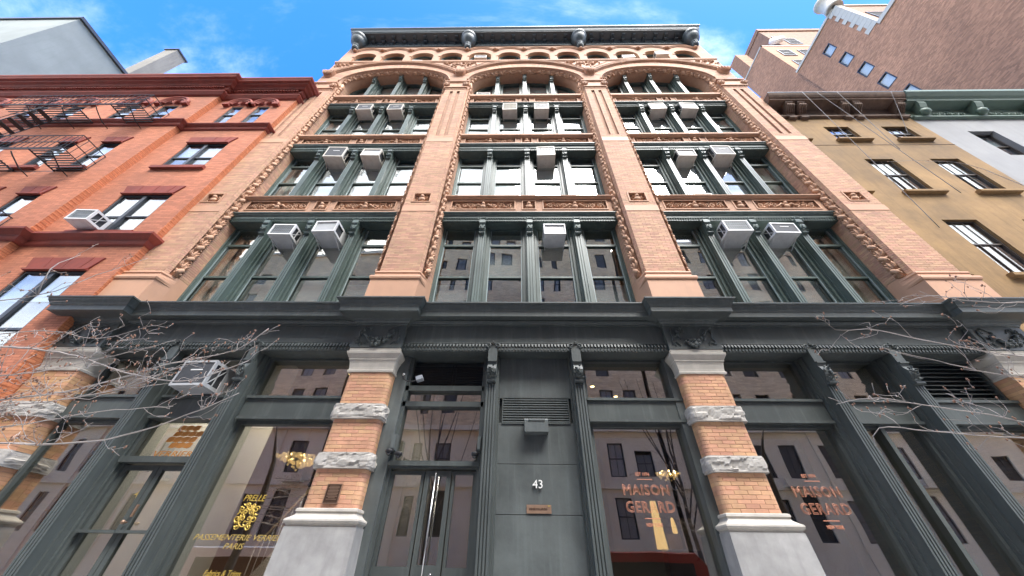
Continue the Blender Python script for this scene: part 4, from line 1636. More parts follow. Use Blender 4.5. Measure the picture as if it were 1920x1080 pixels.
text('door_number', '43', .16, (-6.29, .44, 2.30), 'gold_text', VE, shear=.2)
text('lettering', 'VERRIER', .135, (-6.17, .452, 2.885), 'orange_print', VE, shear=.15, width=.66)
for r_ in range(4):
    for q in range((3, 4, 4, 3)[r_]):
        hx = -6.13 + (q - ((3, 4, 4, 3)[r_] - 1) / 2) * .128 + (.06, -.01, .03, -.05)[r_] + (r_ - 1.5) * .03
        hz = 3.17 + (r_ - 1.5) * .094
        c = MB()
        c.prism([(hx + dx * .06 + dz * .014, hz + dz * .042) for dx, dz in ((-1, -.9), (.2, -1.1), (1, -.7), (1, .9), (-.2, 1.1), (-1, .7))], 'y', .452, .456)
        c.build('honeycomb_cell', 'orange_print', VE)

# window lettering
for wd, cx in ((W_G1, 1.705), (W_G2, 4.345)):
    y = GY - .004
    text('lettering', 'EST 1974', .068, (cx - .02, y, 2.655), 'copper_print', wd, width=.215)
    text('lettering', 'MAISON', .200, (cx - .01, y, 2.43), 'copper_print', wd, outline=.0036, space=1.1, width=.72)
    text('lettering', 'GERARD', .200, (cx, y, 2.205), 'copper_print', wd, outline=.0036, space=1.1, width=.74)
    text('lettering', 'NEW YORK', .066, (cx + .01, y, 1.985), 'copper_print', wd, width=.245)
    for z, w2 in ((2.585, .12), (2.065, .12)):
        r_ = MB()
        r_.box(cx - w2, cx + w2, y - .002, y + .001, z - .005, z + .005)
        r_.build('rule', 'copper_print', wd)
y = GY - .004
text('lettering', 'PRELLE', .125, (-4.44, y, 2.265), 'gold_leaf', W_PRELLE, shear=.2, width=.34)
text('lettering', 'PASSEMENTERIE VERRIER', .100, (-4.44, y, 1.768), 'gold_text', W_PRELLE, shear=.22, width=1.30)
text('lettering', 'PARIS', .100, (-4.45, y, 1.665), 'gold_text', W_PRELLE, shear=.22, width=.29)
text('lettering', 'Fabrics & Trims', .10, (-4.44, y, 1.365), 'gold_leaf', W_PRELLE, shear=.2, width=.52)
ce = MB()
rng = random.Random(5)
ce.tube([(-4.445 + .10 * math.cos(t * .35), y, 2.02 + .12 * math.sin(t * .35)) for t in range(19)], .008, 5)
for s in (-1, 1):
    for q, (dx, dz, r) in enumerate(((.11, .10, .05), (.13, -.02, .06), (.09, -.12, .05), (.045, .15, .04), (.05, -.02, .045), (.04, .06, .04))):
        ce.tube(spiral((-4.445 + s * dx, y, 2.02 + dz), r, 1.4, 14, q, s), .007, 5)
for q in range(30):
    ce.leaf((-4.445 + rng.uniform(-.13, .13), y - .002, 2.02 + rng.uniform(-.15, .16)), (rng.uniform(-1, 1), 0, rng.uniform(-1, 1)), (0, -1, 0), .045, .011, .006)
ce.build('crest', 'gold_leaf', W_PRELLE)

# wall lamps, cameras by the main door
m = MB()
m.box(-2.41, -2.33, .20, .33, 2.93, 3.17)
m.box(-2.40, -2.34, .19, .21, 2.95, 3.15)
tag(m.build('wall_box', 'iron_weathered'), 'slim grey box fixed high on the door jamb left of the main entrance', 'wall box')
m = MB()
m.box(-.985, -.93, .22, .34, 2.93, 3.15)
m.box(-.98, -.935, .21, .23, 2.95, 3.13)
tag(m.build('wall_box', 'iron_weathered'), 'slim grey box fixed high at the right edge of the main entrance glass', 'wall box')
def dome(x, y, z, label):
    t = thing('security_camera', label, 'camera', (x, y, z), 'dome cameras at the main entrance')
    a = MB()
    a.lathe([(.055, .03), (.06, .02), (.06, -.01), (.05, -.02)], (x, y, z), (0, 0, 1), 14)
    a.tube([(x, y, z + .01), (x, y + .14, z + .02)], .018, 8)
    a.build('housing', 'black_metal', t)
    b = MB()
    b.ell((x, y, z - .02), (.042, .042, .045), 12, 8)
    b.build('lens_dome', 'car_glass', t)
dome(-2.40, .20, 2.90, 'black dome camera on the jamb, leftmost of the three beside the main door')
dome(-2.25, .22, 2.865, 'black dome camera just above the left corner of the main door glass')
dome(-1.01, .22, 2.87, 'black dome camera above the right corner of the main door')
t = thing('floodlight', 'small grey gooseneck floodlight under the louvre above the main door', 'lamp', (-2.40, .3, 4.2))
a = MB()
a.tube([(-2.48, .30, 4.27), (-2.46, .22, 4.17), (-2.36, .16, 4.09), (-2.24, .16, 4.08), (-2.16, .18, 4.12)], .012, 7)
a.build('arm', 'black_metal', t)
a = MB()
a.obox((-2.18, .12, 4.09), (.11, 0, .04), (0, .12, 0), (-.02, 0, .07))
a.build('lamp_head', 'window_grey', t)
a = MB()
a.ell((-2.49, .29, 4.28), (.025, .025, .03), 8, 6)
a.build('junction_box', 'ac_white', t)

# ---- shop interiors
rm = MB()
rm.box(-9.2, 9.2, .62, 9, -.1, .02)
rm.build('shop_floor', 'wood_dark', LB)
rm = MB()
rm.box(-9.2, 9.2, .62, 9, 4.95, 5.1)
rm.build('shop_ceiling', 'room_warm', LB)
rm = MB()
rm.box(-9.2, -2.6, 5.5, 5.6, 0, 4.95)
rm.build('shop_back_wall', 'room_warm', LB)
rm = MB()
rm.box(2.6, 9.2, 6.5, 6.6, 0, 4.95)
rm.box(-.8, 2.6, 6.5, 6.6, 0, 4.95)
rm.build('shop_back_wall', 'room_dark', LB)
rm = MB()
rm.box(-2.6, -.8, 4.2, 4.3, 0, 4.95)
rm.build('lobby_back_wall', 'room_dark', LB)
for xa, xb, mt, yb in ((-5.44, -5.36, 'room_white', 1.45), (-7.03, -6.95, 'room_white', 1.7), (-2.62, -2.52, 'room_white', 4.2), (-.82, -.74, 'room_dark', 6.5), (-3.5, -3.42, 'room_warm', 5.5)):
    rm = MB()
    rm.box(xa, xb, .60, yb, 0, 4.95)
    rm.build('shop_partition', mt, LB)

# ------------------------------------------------------------------ air conditioners
def ac(x, yf, z0, w, h, label, style=0, yb=.74, mt='ac_cream', group='air conditioners in the windows of the loft building', bracket=True):
    t = thing('air_conditioner', label, 'air conditioner', (x, yf, z0), group)
    t.rotation_euler = (random.uniform(-.035, .01), random.uniform(-.02, .02), random.uniform(-.035, .035))
    a, b, z1 = x - w / 2, x + w / 2, z0 + h
    m = MB()
    e = .028
    # shell: top, bottom, flanks with an opening, rim round the outer face
    m.box(a, b, yf, yb, z0, z0 + .012)
    m.box(a, b, yf, yb, z1 - .012, z1)
    frame_rect(m, a, b, z0 + .012, z1 - .012, e, yf, yf + .03)
    for xx in (a, b - .012):
        m.box(xx, xx + .012, yf + .03, yf + .06, z0 + .012, z1 - .012)
        m.box(xx, xx + .012, yf + .33, yb, z0 + .012, z1 - .012)
        m.box(xx, xx + .012, yf + .06, yf + .33, z0 + .012, z0 + .06)
        m.box(xx, xx + .012, yf + .06, yf + .33, z1 - .06, z1 - .012)
        if style != 3:
            m.bar((xx + .006, yf + .06, z0 + .05), (xx + .006, yf + .33, z1 - .05), .014)
            m.bar((xx + .006, yf + .19, z0 + .05), (xx + .006, yf + .19, z1 - .05), .014)
    # stiffening dimple on the underside
    m.box(a + .08, b - .08, yf + .07, yb - .1, z0 - .006, z0 + .002)
    m.build('casing', mt, t)
    c = MB()
    c.box(a + .03, b - .03, yf + .05, yb - .02, z0 + .03, z1 - .03)
    c.build('condenser', 'ac_dark' if style != 1 else 'ac_fin', t)
    g = MB()
    if style == 0:
        n = 11
        for i in range(n):
            xx = a + e + (w - 2 * e) * (i + .5) / n
            g.box(xx - .006, xx + .006, yf + .01, yf + .022, z0 + e, z1 - e)
        for i in range(1, 4):
            zz = z0 + h * i / 4
            g.box(a + e, b - e, yf + .012, yf + .02, zz - .004, zz + .004)
        g.build('grille', 'ac_fin', t, kind='stuff')
    elif style == 1:
        n = 9
        for i in range(n):
            zz = z0 + e + (h - 2 * e) * (i + .5) / n
            g.box(a + e, b - e, yf + .008, yf + .025, zz - .009, zz + .005)
        g.build('grille', mt, t, kind='stuff')
    elif style == 2:
        g.box(a + e, b - e, yf + .012, yf + .02, z0 + e, z1 - e)
        g.build('grille', 'ac_dark', t)
        bd = MB()
        bd.box(x - .10, x + .12, yf + .006, yf + .013, z1 - h * .40, z1 - h * .40 + .022)
        bd.build('badge', 'ac_white', t)
    else:
        g.box(a + e, b - e, yf + .03, yf + .036, z0 + e, z1 - e)
        g.build('grille', 'ac_grey', t)
        bd = MB()
        bd.box(x - .05, x + .05, yf + .005, yf + .03, z1 - .02, z1 - .004)
        bd.build('badge', 'blue_print', t)
    if bracket:
        for xx in (a + .04, b - .04):
            k = MB()
            k.bar((xx, yf + .12, z0 - .012), (xx, .60, z0 - .012 - .0), .02)
            k.bar((xx, yf + .16, z0 - .012), (xx, .58, z0 - .16), .014)
            k.build('bracket', mt, t)
    return t

ac(-6.60, .12, 8.13, .60, .42, 'white air conditioner with ribbed back, second floor left bay, left of its pair', 0, mt='ac_white')
ac(-5.39, .02, 8.13, .60, .42, 'white air conditioner with plain grey back, second floor left bay, right of its pair', 3, mt='ac_white')
ac(.645, .12, 8.13, .57, .40, 'lone white air conditioner over the second floor centre bay', 3, mt='ac_white')
ac(5.36, .02, 8.13, .66, .42, 'white air conditioner with gridded back, second floor right bay, left of its pair', 0, mt='ac_white')
ac(6.60, .09, 8.13, .64, .40, 'white air conditioner with dark badged back, second floor right bay, right of its pair', 2, mt='ac_white')
ac(-6.64, .15, 12.16, .66, .64, 'cream open-framed air conditioner, third floor left bay, left of its pair', 2)
ac(-5.36, .12, 12.16, .64, .46, 'cream air conditioner cage, third floor left bay, right of its pair', 3)
ac(.64, .14, 12.16, .61, .58, 'cream air conditioner with finned back high in the third floor centre bay', 0)
ac(5.38, .17, 12.14, .60, .42, 'small tan air conditioner, third floor right bay, left of its pair', 3)
ac(6.63, .14, 12.16, .66, .60, 'cream air conditioner with dark badged back, third floor right bay, right of its pair', 2)
ac(-1.76, .42, 9.95, .55, .36, 'grey air conditioner low on the third floor sill, left window of the centre bay', 1, mt='ac_white', bracket=False)
ac(5.30, .40, 9.95, .56, .36, 'tan air conditioner low on the third floor sill in the right bay', 1, bracket=False)
ac(-6.70, .13, 15.88, .63, .52, 'cream air conditioner, fourth floor left bay, left of its pair', 2)
ac(-5.42, .14, 15.88, .62, .52, 'cream air conditioner, fourth floor left bay, right of its pair', 2)
ac(-.66, .17, 15.88, .59, .62, 'cream air conditioner, fourth floor centre bay, left of its pair', 1)
ac(.65, .15, 15.88, .60, .54, 'cream air conditioner, fourth floor centre bay, right of its pair', 2)
ac(5.43, .18, 15.88, .63, .58, 'cream air conditioner, fourth floor right bay, left of its pair', 2)
ac(6.70, .18, 15.88, .65, .57, 'cream air conditioner, fourth floor right bay, right of its pair', 2)
ac(-6.68, .40, 17.44, .58, .38, 'white air conditioner on the sill of the left arched window, left one', 2, mt='ac_white', bracket=False)
ac(-4.40, .44, 17.44, .56, .36, 'white air conditioner on the sill of the left arched window, right one', 2, mt='ac_white', bracket=False)
ac(-1.86, .24, 17.44, .60, .46, 'cream air conditioner on the sill of the centre arched window', 2, bracket=False)
ac(-2.26, -.06, 21.62, .62, .42, 'cream air conditioner in a small arched window under the left centre cornice bracket', 2, yb=.4, bracket=False)
ac(5.34, -.06, 21.44, .62, .40, 'cream air conditioner in a small arched window, third arch from the right', 2, yb=.4, bracket=False)
ac(7.02, -.16, 21.56, .62, .44, 'cream air conditioner with bent wire frame, second small arch from the right', 2, yb=.4, bracket=False)
ac(-5.52, .02, 21.28, .50, .34, 'white air conditioner low in a small arched window above the left arch', 3, yb=.4, mt='ac_white', bracket=False)
ac(-6.20, -.06, 3.89, .62, .49, 'grey metal air conditioner over the left shop entrance', 2, yb=.6, mt='ac_grey', bracket=False)

# ------------------------------------------------------------------ furniture in the shops
t = thing('floor_lamp', 'tall tapering glowing paper lamp behind the right centre shop window', 'lamp', (1.98, 1.35, 0))
m = MB()
m.lathe([(.088, 1.74), (.085, 1.8), (.075, 2.0), (.062, 2.2), (.05, 2.40), (.045, 2.41)], (2.06, 1.35, 0), (0, 0, 1), 18)
m.build('lamp_shade', 'lamp_shade', t)
m = MB()
m.lathe([(.16, 0), (.16, .03), (.02, .05), (.015, 1.80)], (2.06, 1.35, 0), (0, 0, 1), 12)
m.build('stem', 'bronze', t)
t = thing('armchair', 'buttoned dark leather chair back behind the right centre shop window', 'chair', (2.35, 1.05, 0))
m = MB()
m.loft([(1.0, .27, 1.02), (1.05, .30, 1.0), (1.58, .30, .96), (1.71, .27, .97), (1.73, .2, 1.0)], 2.27, 1.16)
m.build('backrest', 'leather', t)
for i in range(3):
    for j in range(4):
        b = MB()
        b.ell((2.08 + j * .125 + (i % 2) * .05, .985, 1.2 + i * .16), (.016, .014, .016), 8, 5)
        b.build('button', 'leather', t)
m = MB()
m.box(1.97, 2.57, .98, 1.6, .78, 1.0)
m.build('seat', 'leather', t)
for xx in (2.02, 2.52):
    for yy in (1.02, 1.55):
        m = MB()
        m.box(xx - .02, xx + .02, yy - .02, yy + .02, .02, .78)
        m.build('leg', 'wood_dark', t)
for i, (xx, yy, zz) in enumerate(((2.56, 1.3, 2.17), (2.34, 1.45, 1.96))):
    t = thing('wall_panel', ('tall pale wood board leaning right of the glowing lamp', 'short pale wood board leaning right of the glowing lamp')[i], 'board', (xx, yy, 0))
    m = MB()
    m.obox((xx - .12, yy, 0), (.22, 0, 0), (0, .03, 0), (.03, .08, zz))
    m.build('board', 'wood_pale', t)
t = thing('table_lamp', 'small glowing amber lamp right of the tall paper lamp', 'lamp', (2.5, 1.8, 0))
m = MB()
m.lathe([(.03, 1.98), (.045, 2.0), (.04, 2.1), (.025, 2.2), (.01, 2.22)], (2.5, 1.8, 0), (0, 0, 1), 12)
m.build('lamp_shade', 'lamp_shade', t)
m = MB()
m.lathe([(.10, 0), (.10, .02), (.015, .04), (.012, 1.99)], (2.5, 1.8, 0), (0, 0, 1), 10)
m.build('stem', 'bronze', t)
def chandelier(x, y, z, n, r, h, label, seed):
    t = thing('chandelier', label, 'chandelier', (x, y, z))
    rng = random.Random(seed)
    m = MB()
    for i in range(n):
        a, q = rng.uniform(0, 6.28), math.sqrt(rng.random())
        rr = rng.uniform(.012, .026)
        m.ell((x + r * q * math.cos(a), y + r * q * math.sin(a), z - h * (1 - q) * rng.random()), (rr, rr, rr), 6, 4)
    o = m.build('crystals', 'crystal', t, kind='stuff')
    m = MB()
    m.tube([(x, y, z), (x, y, 4.95)], .01, 6)
    m.build('stem', 'bronze', t)
    for i in range(7):
        a = i * .9
        b = MB()
        b.ell((x + r * .6 * math.cos(a), y + r * .6 * math.sin(a), z + .02), (.018, .018, .022), 8, 5)
        b.build('bulb', 'bulb', t)
chandelier(-4.88, 2.02, 3.2, 320, .46, .24, 'wide gold crystal chandelier inside the left shop window', 1)
chandelier(2.72, 2.0, 2.98, 60, .24, .2, 'candle chandelier deep inside the right centre shop', 2)
for xx, yy in ((1.5, 2.2), (2.2, 2.8), (1.2, 3.5), (4.6, 2.6), (-1.2, 1.9), (-1.25, 2.6), (-4.2, 1.6), (-6.2, 1.8)):
    t = thing('downlight', {1.5: 'lit ceiling spot nearest the left edge of the right centre shop window', 2.2: 'lit ceiling spot behind the right side of the right centre shop window', 1.2: 'lit ceiling spot deepest inside the right centre shop', 4.6: 'lit ceiling spot behind the shop window right of the right pier', -1.2: 'lit ceiling spot nearer of two in the entrance lobby', -1.25: 'lit ceiling spot farther of two in the entrance lobby', -4.2: 'lit ceiling spot over the left shop window display', -6.2: 'lit ceiling spot over the left shop doorway'}[xx], 'lamp', (xx, yy, 4.9), 'ceiling spots in the shops')
    m = MB()
    m.lathe([(.07, 4.95), (.07, 4.90), (.055, 4.90)], (xx, yy, 0), (0, 0, 1), 12)
    m.build('rim', 'ac_white', t)
    m = MB()
    m.lathe([(.05, 4.899), (.03, 4.89)], (xx, yy, 0), (0, 0, 1), 12)
    m.build('bulb', 'bulb', t)
    ld = bpy.data.lights.new('spot_light', 'SPOT')
    ld.energy = (14 if xx > -2 else 60) if xx < -.5 else 26
    ld.spot_size = math.radians(120)
    ld.spot_blend = .6
    ld.shadow_soft_size = .05
    ld.color = (1, .86, .68)
    put('spot_light', ld, t, (xx, yy, 4.86))
# staircase with thin balusters inside the left shop
t = thing('staircase', 'pale staircase with thin balusters inside the left shop window', 'staircase', (-4.2, 3.4, 0))
for i in range(14):
    m = MB()
    xx, zz = -5.95 + i * .13, .9 + i * .185
    m.box(xx, xx + .17, 3.3, 4.2, zz, zz + .04)
    m.build('tread', 'wood_dark', t)
    m = MB()
    m.tube([(xx + .06, 3.3, zz), (xx + .06, 3.3, zz + .85)], .008, 6)
    m.build('baluster', 'ac_white', t)
m = MB()
m.bar((-5.9, 3.3, 1.75), (-4.25, 3.3, 4.1), .05)
m.build('handrail', 'wood_pale', t)
m = MB()
m.prism([(-6.0, .75), (-5.85, .75), (-4.25, 3.1), (-4.25, 3.35), (-6.0, .95)], 'y', 3.24, 3.29)
m.build('stringer', 'room_white', t)

# ------------------------------------------------------------------ neighbours: shared window builder
def side_window(parent, x0, x1, z0, z1, y, lights=1, fm='window_dark', rail=.5, yin=.16, blind_=None, bars=0):
    m = MB()
    frame_rect(m, x0, x1, z0, z1, .05, y + yin - .03, y + yin + .05)
    zm = z0 + (z1 - z0) * rail
    xs = [x0 + .05 + (x1 - x0 - .1) * i / lights for i in range(lights + 1)]
    for i in range(1, lights):
        m.box(xs[i] - .05, xs[i] + .05, y + yin - .05, y + yin + .05, z0 + .05, z1 - .05)
    for i in range(lights):
        a = xs[i] + (.05 if i else 0)
        b = xs[i + 1] - (.05 if i < lights - 1 else 0)
        m.box(a, b, y + yin - .02, y + yin + .04, zm - .025, zm + .025)
        for q in range(bars):
            xx = a + (b - a) * (q + 1) / (bars + 1)
            m.box(xx - .012, xx + .012, y + yin - .01, y + yin + .03, z0 + .05, z1 - .05)
    w = m.build('window', fm, parent)
    for i in range(lights):
        a = xs[i] + (.05 if i else 0)
        b = xs[i + 1] - (.05 if i < lights - 1 else 0)
        for c, d, dy in ((z0 + .05, zm - .025, .015), (zm + .025, z1 - .05, 0)):
            p = MB()
            p.box(a, b, y + yin + dy, y + yin + dy + .008, c, d)
            p.build('pane', 'glass_side', w)
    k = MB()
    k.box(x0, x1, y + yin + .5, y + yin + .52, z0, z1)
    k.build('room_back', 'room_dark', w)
    if blind_:
        k = MB()
        k.box(x0 + .05, x1 - .05, y + yin + .06, y + yin + .066, z0 + (z1 - z0) * (1 - blind_), z1)
        k.build('roller_blind', 'blind', w)
    return w

def flat_arch(parent, xa, xb, z0, z1, y, n=7, fl=.14):
    for i in range(n):
        a0, a1 = xa + (xb - xa) * i / n, xa + (xb - xa) * (i + 1) / n
        xm_ = (xa + xb) / 2
        k = 1 + 2 * fl / (xb - xa)
        m = MB()
        m.prism([(a0 + .003, z0), (a1 - .003, z0), (xm_ + (a1 - xm_) * k - .003, z1), (xm_ + (a0 - xm_) * k + .003, z1)], 'y', y - .035 - .006 * (i % 2), y + .02)
        m.build('voussoir', 'red_trim', parent)
    m = MB()
    m.box(xa - .02, xb + .02, y - .07, y + .02, z0 - .035, z0)
    m.build('drip_mould', 'red_trim', parent)

def trim_course(parent, x0, x1, yw, prof, yb, name, mt):
    """string course that returns at both ends: prof = (z, projection)"""
    m = MB()
    xc, hw = (x0 + x1) / 2, (x1 - x0) / 2
    m.loft([(z, hw + p, yw - p) for z, p in prof], xc, yb)
    return m.build(name, mt, parent)

# ------------------------------------------------------------------ red brick building on the left
RB = thing('brick_building', 'orange-red painted brick building with dark red trim left of the loft', 'building', (-9.4, 0, 0))
YP, YC = -.15, -.32
pav = [(-11.72, -11.22, 13.98, 15.48), (-10.68, -10.16, 13.98, 15.48), (-11.58, -10.18, 10.97, 12.46), (-11.57, -10.12, 7.88, 9.5), (-11.57, -10.12, 3.9, 6.55)]
cen = []
for xa, xb in ((-14.16, -13.52), (-15.64, -15.0), (-17.8, -17.16), (-19.3, -18.66), (-21.4, -20.8), (-22.9, -22.3), (-25.1, -24.5), (-26.6, -26.0)):
    cen += [(xa, xb, 13.72, 15.2), (xa, xb, 10.7, 12.2), (xa, xb, 7.7, 9.25), (xa, xb, 3.9, 6.4)]
m = MB()
m.holes(-12.48, -9.4, -.1, 16.9, pav, lambda u, d, z: (u, YP + d, z), .16)
m.build('wall', 'red_brick', RB)
m = MB()
m.holes(-30, -12.48, -.1, 16.9, cen, lambda u, d, z: (u, YC + d, z), .16)
m.build('wall', 'red_brick', RB)
m = MB()
m.add([(-12.48, YC, -.1), (-12.48, YP, -.1), (-12.48, YP, 16.9), (-12.48, YC, 16.9)], [(0, 1, 2, 3)])
m.add([(-9.4, YP, -.1), (-9.4, 12, -.1), (-9.4, 12, 16.9), (-9.4, YP, 16.9)], [(0, 1, 2, 3)])
m.build('wall_return', 'red_brick_lit_side', RB)
m = MB()
m.box(-30, -9.62, .0, 12, 16.7, 16.95)
m.build('roof', 'concrete', RB)
# tooth-like corner bricks on the pavilion edges
m = MB()
for k in range(int(16.3 / .115)):
    z = .05 + k * .115
    for xx, y0, y1 in ((-12.48, YC, YP), (-9.4, YP, .0)):
        m.box(xx - .02, xx + .006, y0 - .004, y1 + .02 if xx < -10 else y1, z, z + .057)
m.build('corner_bricks', 'red_brick_lit_side', RB, kind='stuff')
for i, (a, b, c, d) in enumerate(pav):
    side_window(RB, a, b, c, d, YP, 1 if i < 2 else 2, 'window_dark', .55 if i < 2 else .42, yin=.05, blind_=(.55, .5, .62, .2, .3)[i])
for i, (a, b, c, d) in enumerate(cen):
    side_window(RB, a, b, c, d, YC, 1, 'window_dark', .5, yin=.05, blind_=(.5, .35, .6)[i % 3])
for a, b, c, d in pav[2:]:
    flat_arch(RB, a, b, d + .035, d + .40, YP)
    m = MB()
    m.box(a - .14, b + .14, YP - .09, YP + .12, c - .13, c)
    m.build('sill', 'red_trim', RB)
for a, b, c, d in cen:
    if d < 13:
        flat_arch(RB, a, b, d + .035, d + .38, YC, 5)
        m = MB()
        m.box(a - .1, b + .1, YC - .09, YC + .12, c - .13, c)
        m.build('sill', 'red_trim', RB)
def hood(x, w, z, y):
    """round-headed hood over a top-floor window with a carved fan below"""
    m = MB()
    hw = w / 2 + .17
    for r_, yy, rr in ((1, -.06, .065), (.80, -.05, .05), (.66, -.035, .035)):
        m.tube([(x - hw * r_ * math.cos(math.pi * i / 18), y + yy, z + hw * r_ * .92 * math.sin(math.pi * i / 18)) for i in range(19)], rr, 6)
    for s in (-1, 1):
        m.box(x + s * hw - .12, x + s * hw + .12, y - .13, y + .02, z - .12, z)
    o = m.build('hood_mould', 'red_trim', RB)
    f = MB()
    f.prism([(x - hw * .62, z - .04)] + [(x - hw * .62 * math.cos(math.pi * i / 12), z + hw * .58 * math.sin(math.pi * i / 12)) for i in range(13)] + [(x + hw * .62, z - .04)], 'y', y - .02, y + .02)
    for i in range(11):
        a = math.pi * (i + .5) / 11
        f.leaf((x - .05 * math.cos(a), y - .02, z + .04 * math.sin(a)), (-math.cos(a), 0, math.sin(a)), (0, -1, 0), hw * .5, .03, .05)
    f.build('carved_fan', 'red_trim', o)
for a, b, c, d in pav[:2]:
    hood((a + b) / 2, b - a + .1, d + .10, YP)
for a, b, c, d in cen:
    if d > 13:
        hood((a + b) / 2, b - a + .1, d + .10, YC)
CP = [(16.08, 0), (16.12, .07), (16.2, .12), (16.26, .16), (16.30, .16), (16.31, .05), (16.50, .05), (16.52, .10), (16.56, .12), (16.70, .12), (16.72, .20), (16.80, .25), (16.86, .34), (16.94, .36), (16.96, .44), (17.02, .46), (17.10, .50), (17.18, .50), (17.2, .46)]
for x0, x1, y in ((-12.48, -9.42, YP), (-30, -12.42, YC)):
    CO = trim_course(RB, x0, x1, y, CP, .1, 'cornice', 'red_trim')
    dn = MB()
    n = int((x1 - x0) / .11)
    for i in range(n):
        xx = x0 + (x1 - x0) * i / n
        dn.box(xx, xx + .06, y - .19, y - .1, 16.585, 16.685)
    dn.build('dentil_band', 'red_trim', CO, kind='stuff')
    trim_course(RB, x0, x1, y, [(13.42, 0), (13.46, .05), (13.52, .07), (13.56, .07), (13.6, .12), (13.66, .17), (13.70, .17), (13.72, .12)], .1, 'string_course', 'red_trim')
    trim_course(RB, x0, x1, y, [(7.36, 0), (7.40, .05), (7.46, .07), (7.52, .07), (7.57, .13), (7.64, .19), (7.70, .19), (7.72, .12)], .1, 'string_course', 'red_trim')
ac(-11.20, -.55, 7.93, .56, .38, 'weathered air conditioner in a window of the red brick building', 0, yb=.05, mt='ac_white', group='air conditioner in the red building', bracket=False)

# fire escape on the red building
FE = thing('fire_escape', 'black iron fire escape with slatted platforms on the red brick building', 'fire escape', (-16.5, -.6, 10.5))
def platform(z, x0, x1, y0, y1, hr=.78):
    m = MB()
    for yy in np.arange(y0 + .06, y1, .075):
        m.box(x1 - .95, x1, yy, yy + .028, z, z + .025)
        m.box(x0, x1 - 2.2, yy, yy + .028, z, z + .025)
    for yy in (y0, y1):
        m.box(x0, x1, yy - .012, yy + .012, z - .035, z)
    for xx in (x1 - .95, x1 - 2.2):
        m.box(xx - .012, xx + .012, y0, y1, z - .03, z)
    m.build('platform', 'black_metal', FE)
    r = MB()
    for zz in (z + hr, z + hr * .5, z + .05):
        r.bar((x0, y0, zz), (x1, y0, zz), .020)
        r.bar((x1, y0, zz), (x1, y1, zz), .020)
    for xx in np.arange(x0, x1, .19):
        r.bar((xx, y0, z), (xx, y0, z + hr), .012)
    for yy in np.arange(y0, y1 + .01, .17):
        r.bar((x1, yy, z), (x1, yy, z + hr), .012)
    r.build('railing', 'black_metal', FE)
    for xx in (x1 - .3, x1 - 1.5, x1 - 2.7, x1 - 3.9):
        b = MB()
        b.tube([(xx, y0 + .05, z - .03), (xx, y0 + .14, z - .10), (xx, y1 - .28, z - .26), (xx, y1, z - .30), (xx, y1, z - .05)], .016, 6)
        b.build('bracket', 'black_metal', FE)
def fe_stair(x0, z0, x1, z1, y):
    m = MB()
    for yy in (y, y + .42):
        m.bar((x0, yy, z0), (x1, yy, z1), .02, .05)
        m.bar((x0, yy, z0 + .6), (x1, yy, z1 + .6), .014)
    m.build('stringer', 'black_metal', FE)
    n = 13
    for i in range(1, n):
        s = MB()
        xx, zz = x0 + (x1 - x0) * i / n, z0 + (z1 - z0) * i / n
        s.box(xx - .09, xx + .09, y, y + .42, zz, zz + .025)
        s.build('step', 'black_metal', FE)
platform(13.56, -18.2, -13.36, -1.02, YC + .01)
platform(10.5, -18.2, -13.32, -1.02, YC + .01)
platform(7.45, -18.2, -13.32, -1.02, YC + .01)
fe_stair(-18.1, 10.55, -16.6, 13.56, -.98)

# ------------------------------------------------------------------ far left: pale building with roof structures
GB = thing('tall_building', 'pale grey rendered building rising behind the red brick building', 'building', (-36, 6, 0))
m = MB()
m.box(-44, -30, -.25, 3.05, 0, 29.7)
m.build('wall', 'pale_stucco', GB)
m = MB()
m.box(-44.1, -29.85, -.35, 3.12, 29.7, 29.95)
m.build('coping', 'window_dark', GB)
m = MB()
m.box(-44, -30.02, 3.05, 12, 0, 28.6)
m.build('wall', 'pale_stucco', GB)
m = MB()
m.prism([(3.1, 28.6), (3.1, 29.0), (3.6, 29.6), (4.2, 29.8), (4.9, 29.5), (5.4, 28.6)], 'x', -31.6, -30.0)
m.build('bulkhead', 'room_white', GB)
m = MB()
m.box(-31.2, -30.1, 3.15, 4.05, 28.5, 36.0)
CH = m.build('flue_tower', 'concrete', GB)
m = MB()
m.box(-31.28, -30.02, 3.07, 4.13, 36.0, 36.15)
m.build('cap', 'window_dark', CH)

# ------------------------------------------------------------------ tan stucco building on the right
TB_ = thing('stucco_building', 'tan stucco building with dark bracketed cornice right of the loft', 'building', (12, .3, 0))
YT = .30
tw = []
for i in range(3):
    x = 9.08 + i * 2.135
    tw += [(x, x + .93, 13.42, 14.42), (x, x + .93, 10.22, 12.08), (x, x + .93, 6.9, 8.9), (x, x + .93, 3.4, 5.5)]
m = MB()
m.holes(9.6, 14.95, -.1, 15.6, [h for h in tw if h[0] > 9.6] + [(9.601, 10.01, h[2], h[3]) for h in tw if h[0] < 9.6], lambda u, d, z: (u, YT + d, z), .14)
m.build('wall', 'tan_stucco', TB_)
m = MB()
m.box(9.6, 14.95, .55, 12, 15.3, 15.6)
m.build('roof', 'concrete', TB_)
for i, (a, b, c, d) in enumerate(tw):
    side_window(TB_, max(a, 9.61), b, c, d, YT, 1, 'window_brown', .55, .10, .55 if i % 2 else .4, bars=2)
    m = MB()
    m.prism([(YT + .1, c - .03), (YT - .10, c - .03), (YT - .12, c - .05), (YT - .12, c - .13), (YT - .08, c - .15), (YT + .1, c - .15)], 'x', max(a, 9.61) - .0 - (.14 if a > 9.6 else 0), b + .14)
    m.build('sill', 'tan_stucco', TB_)
m = MB()
m.box(9.6, 14.95, YT - .01, YT + .005, 13.02, 13.035)
m.build('string_course', 'brownstone', TB_)
TCX = (9.62, 14.93)
m = MB()
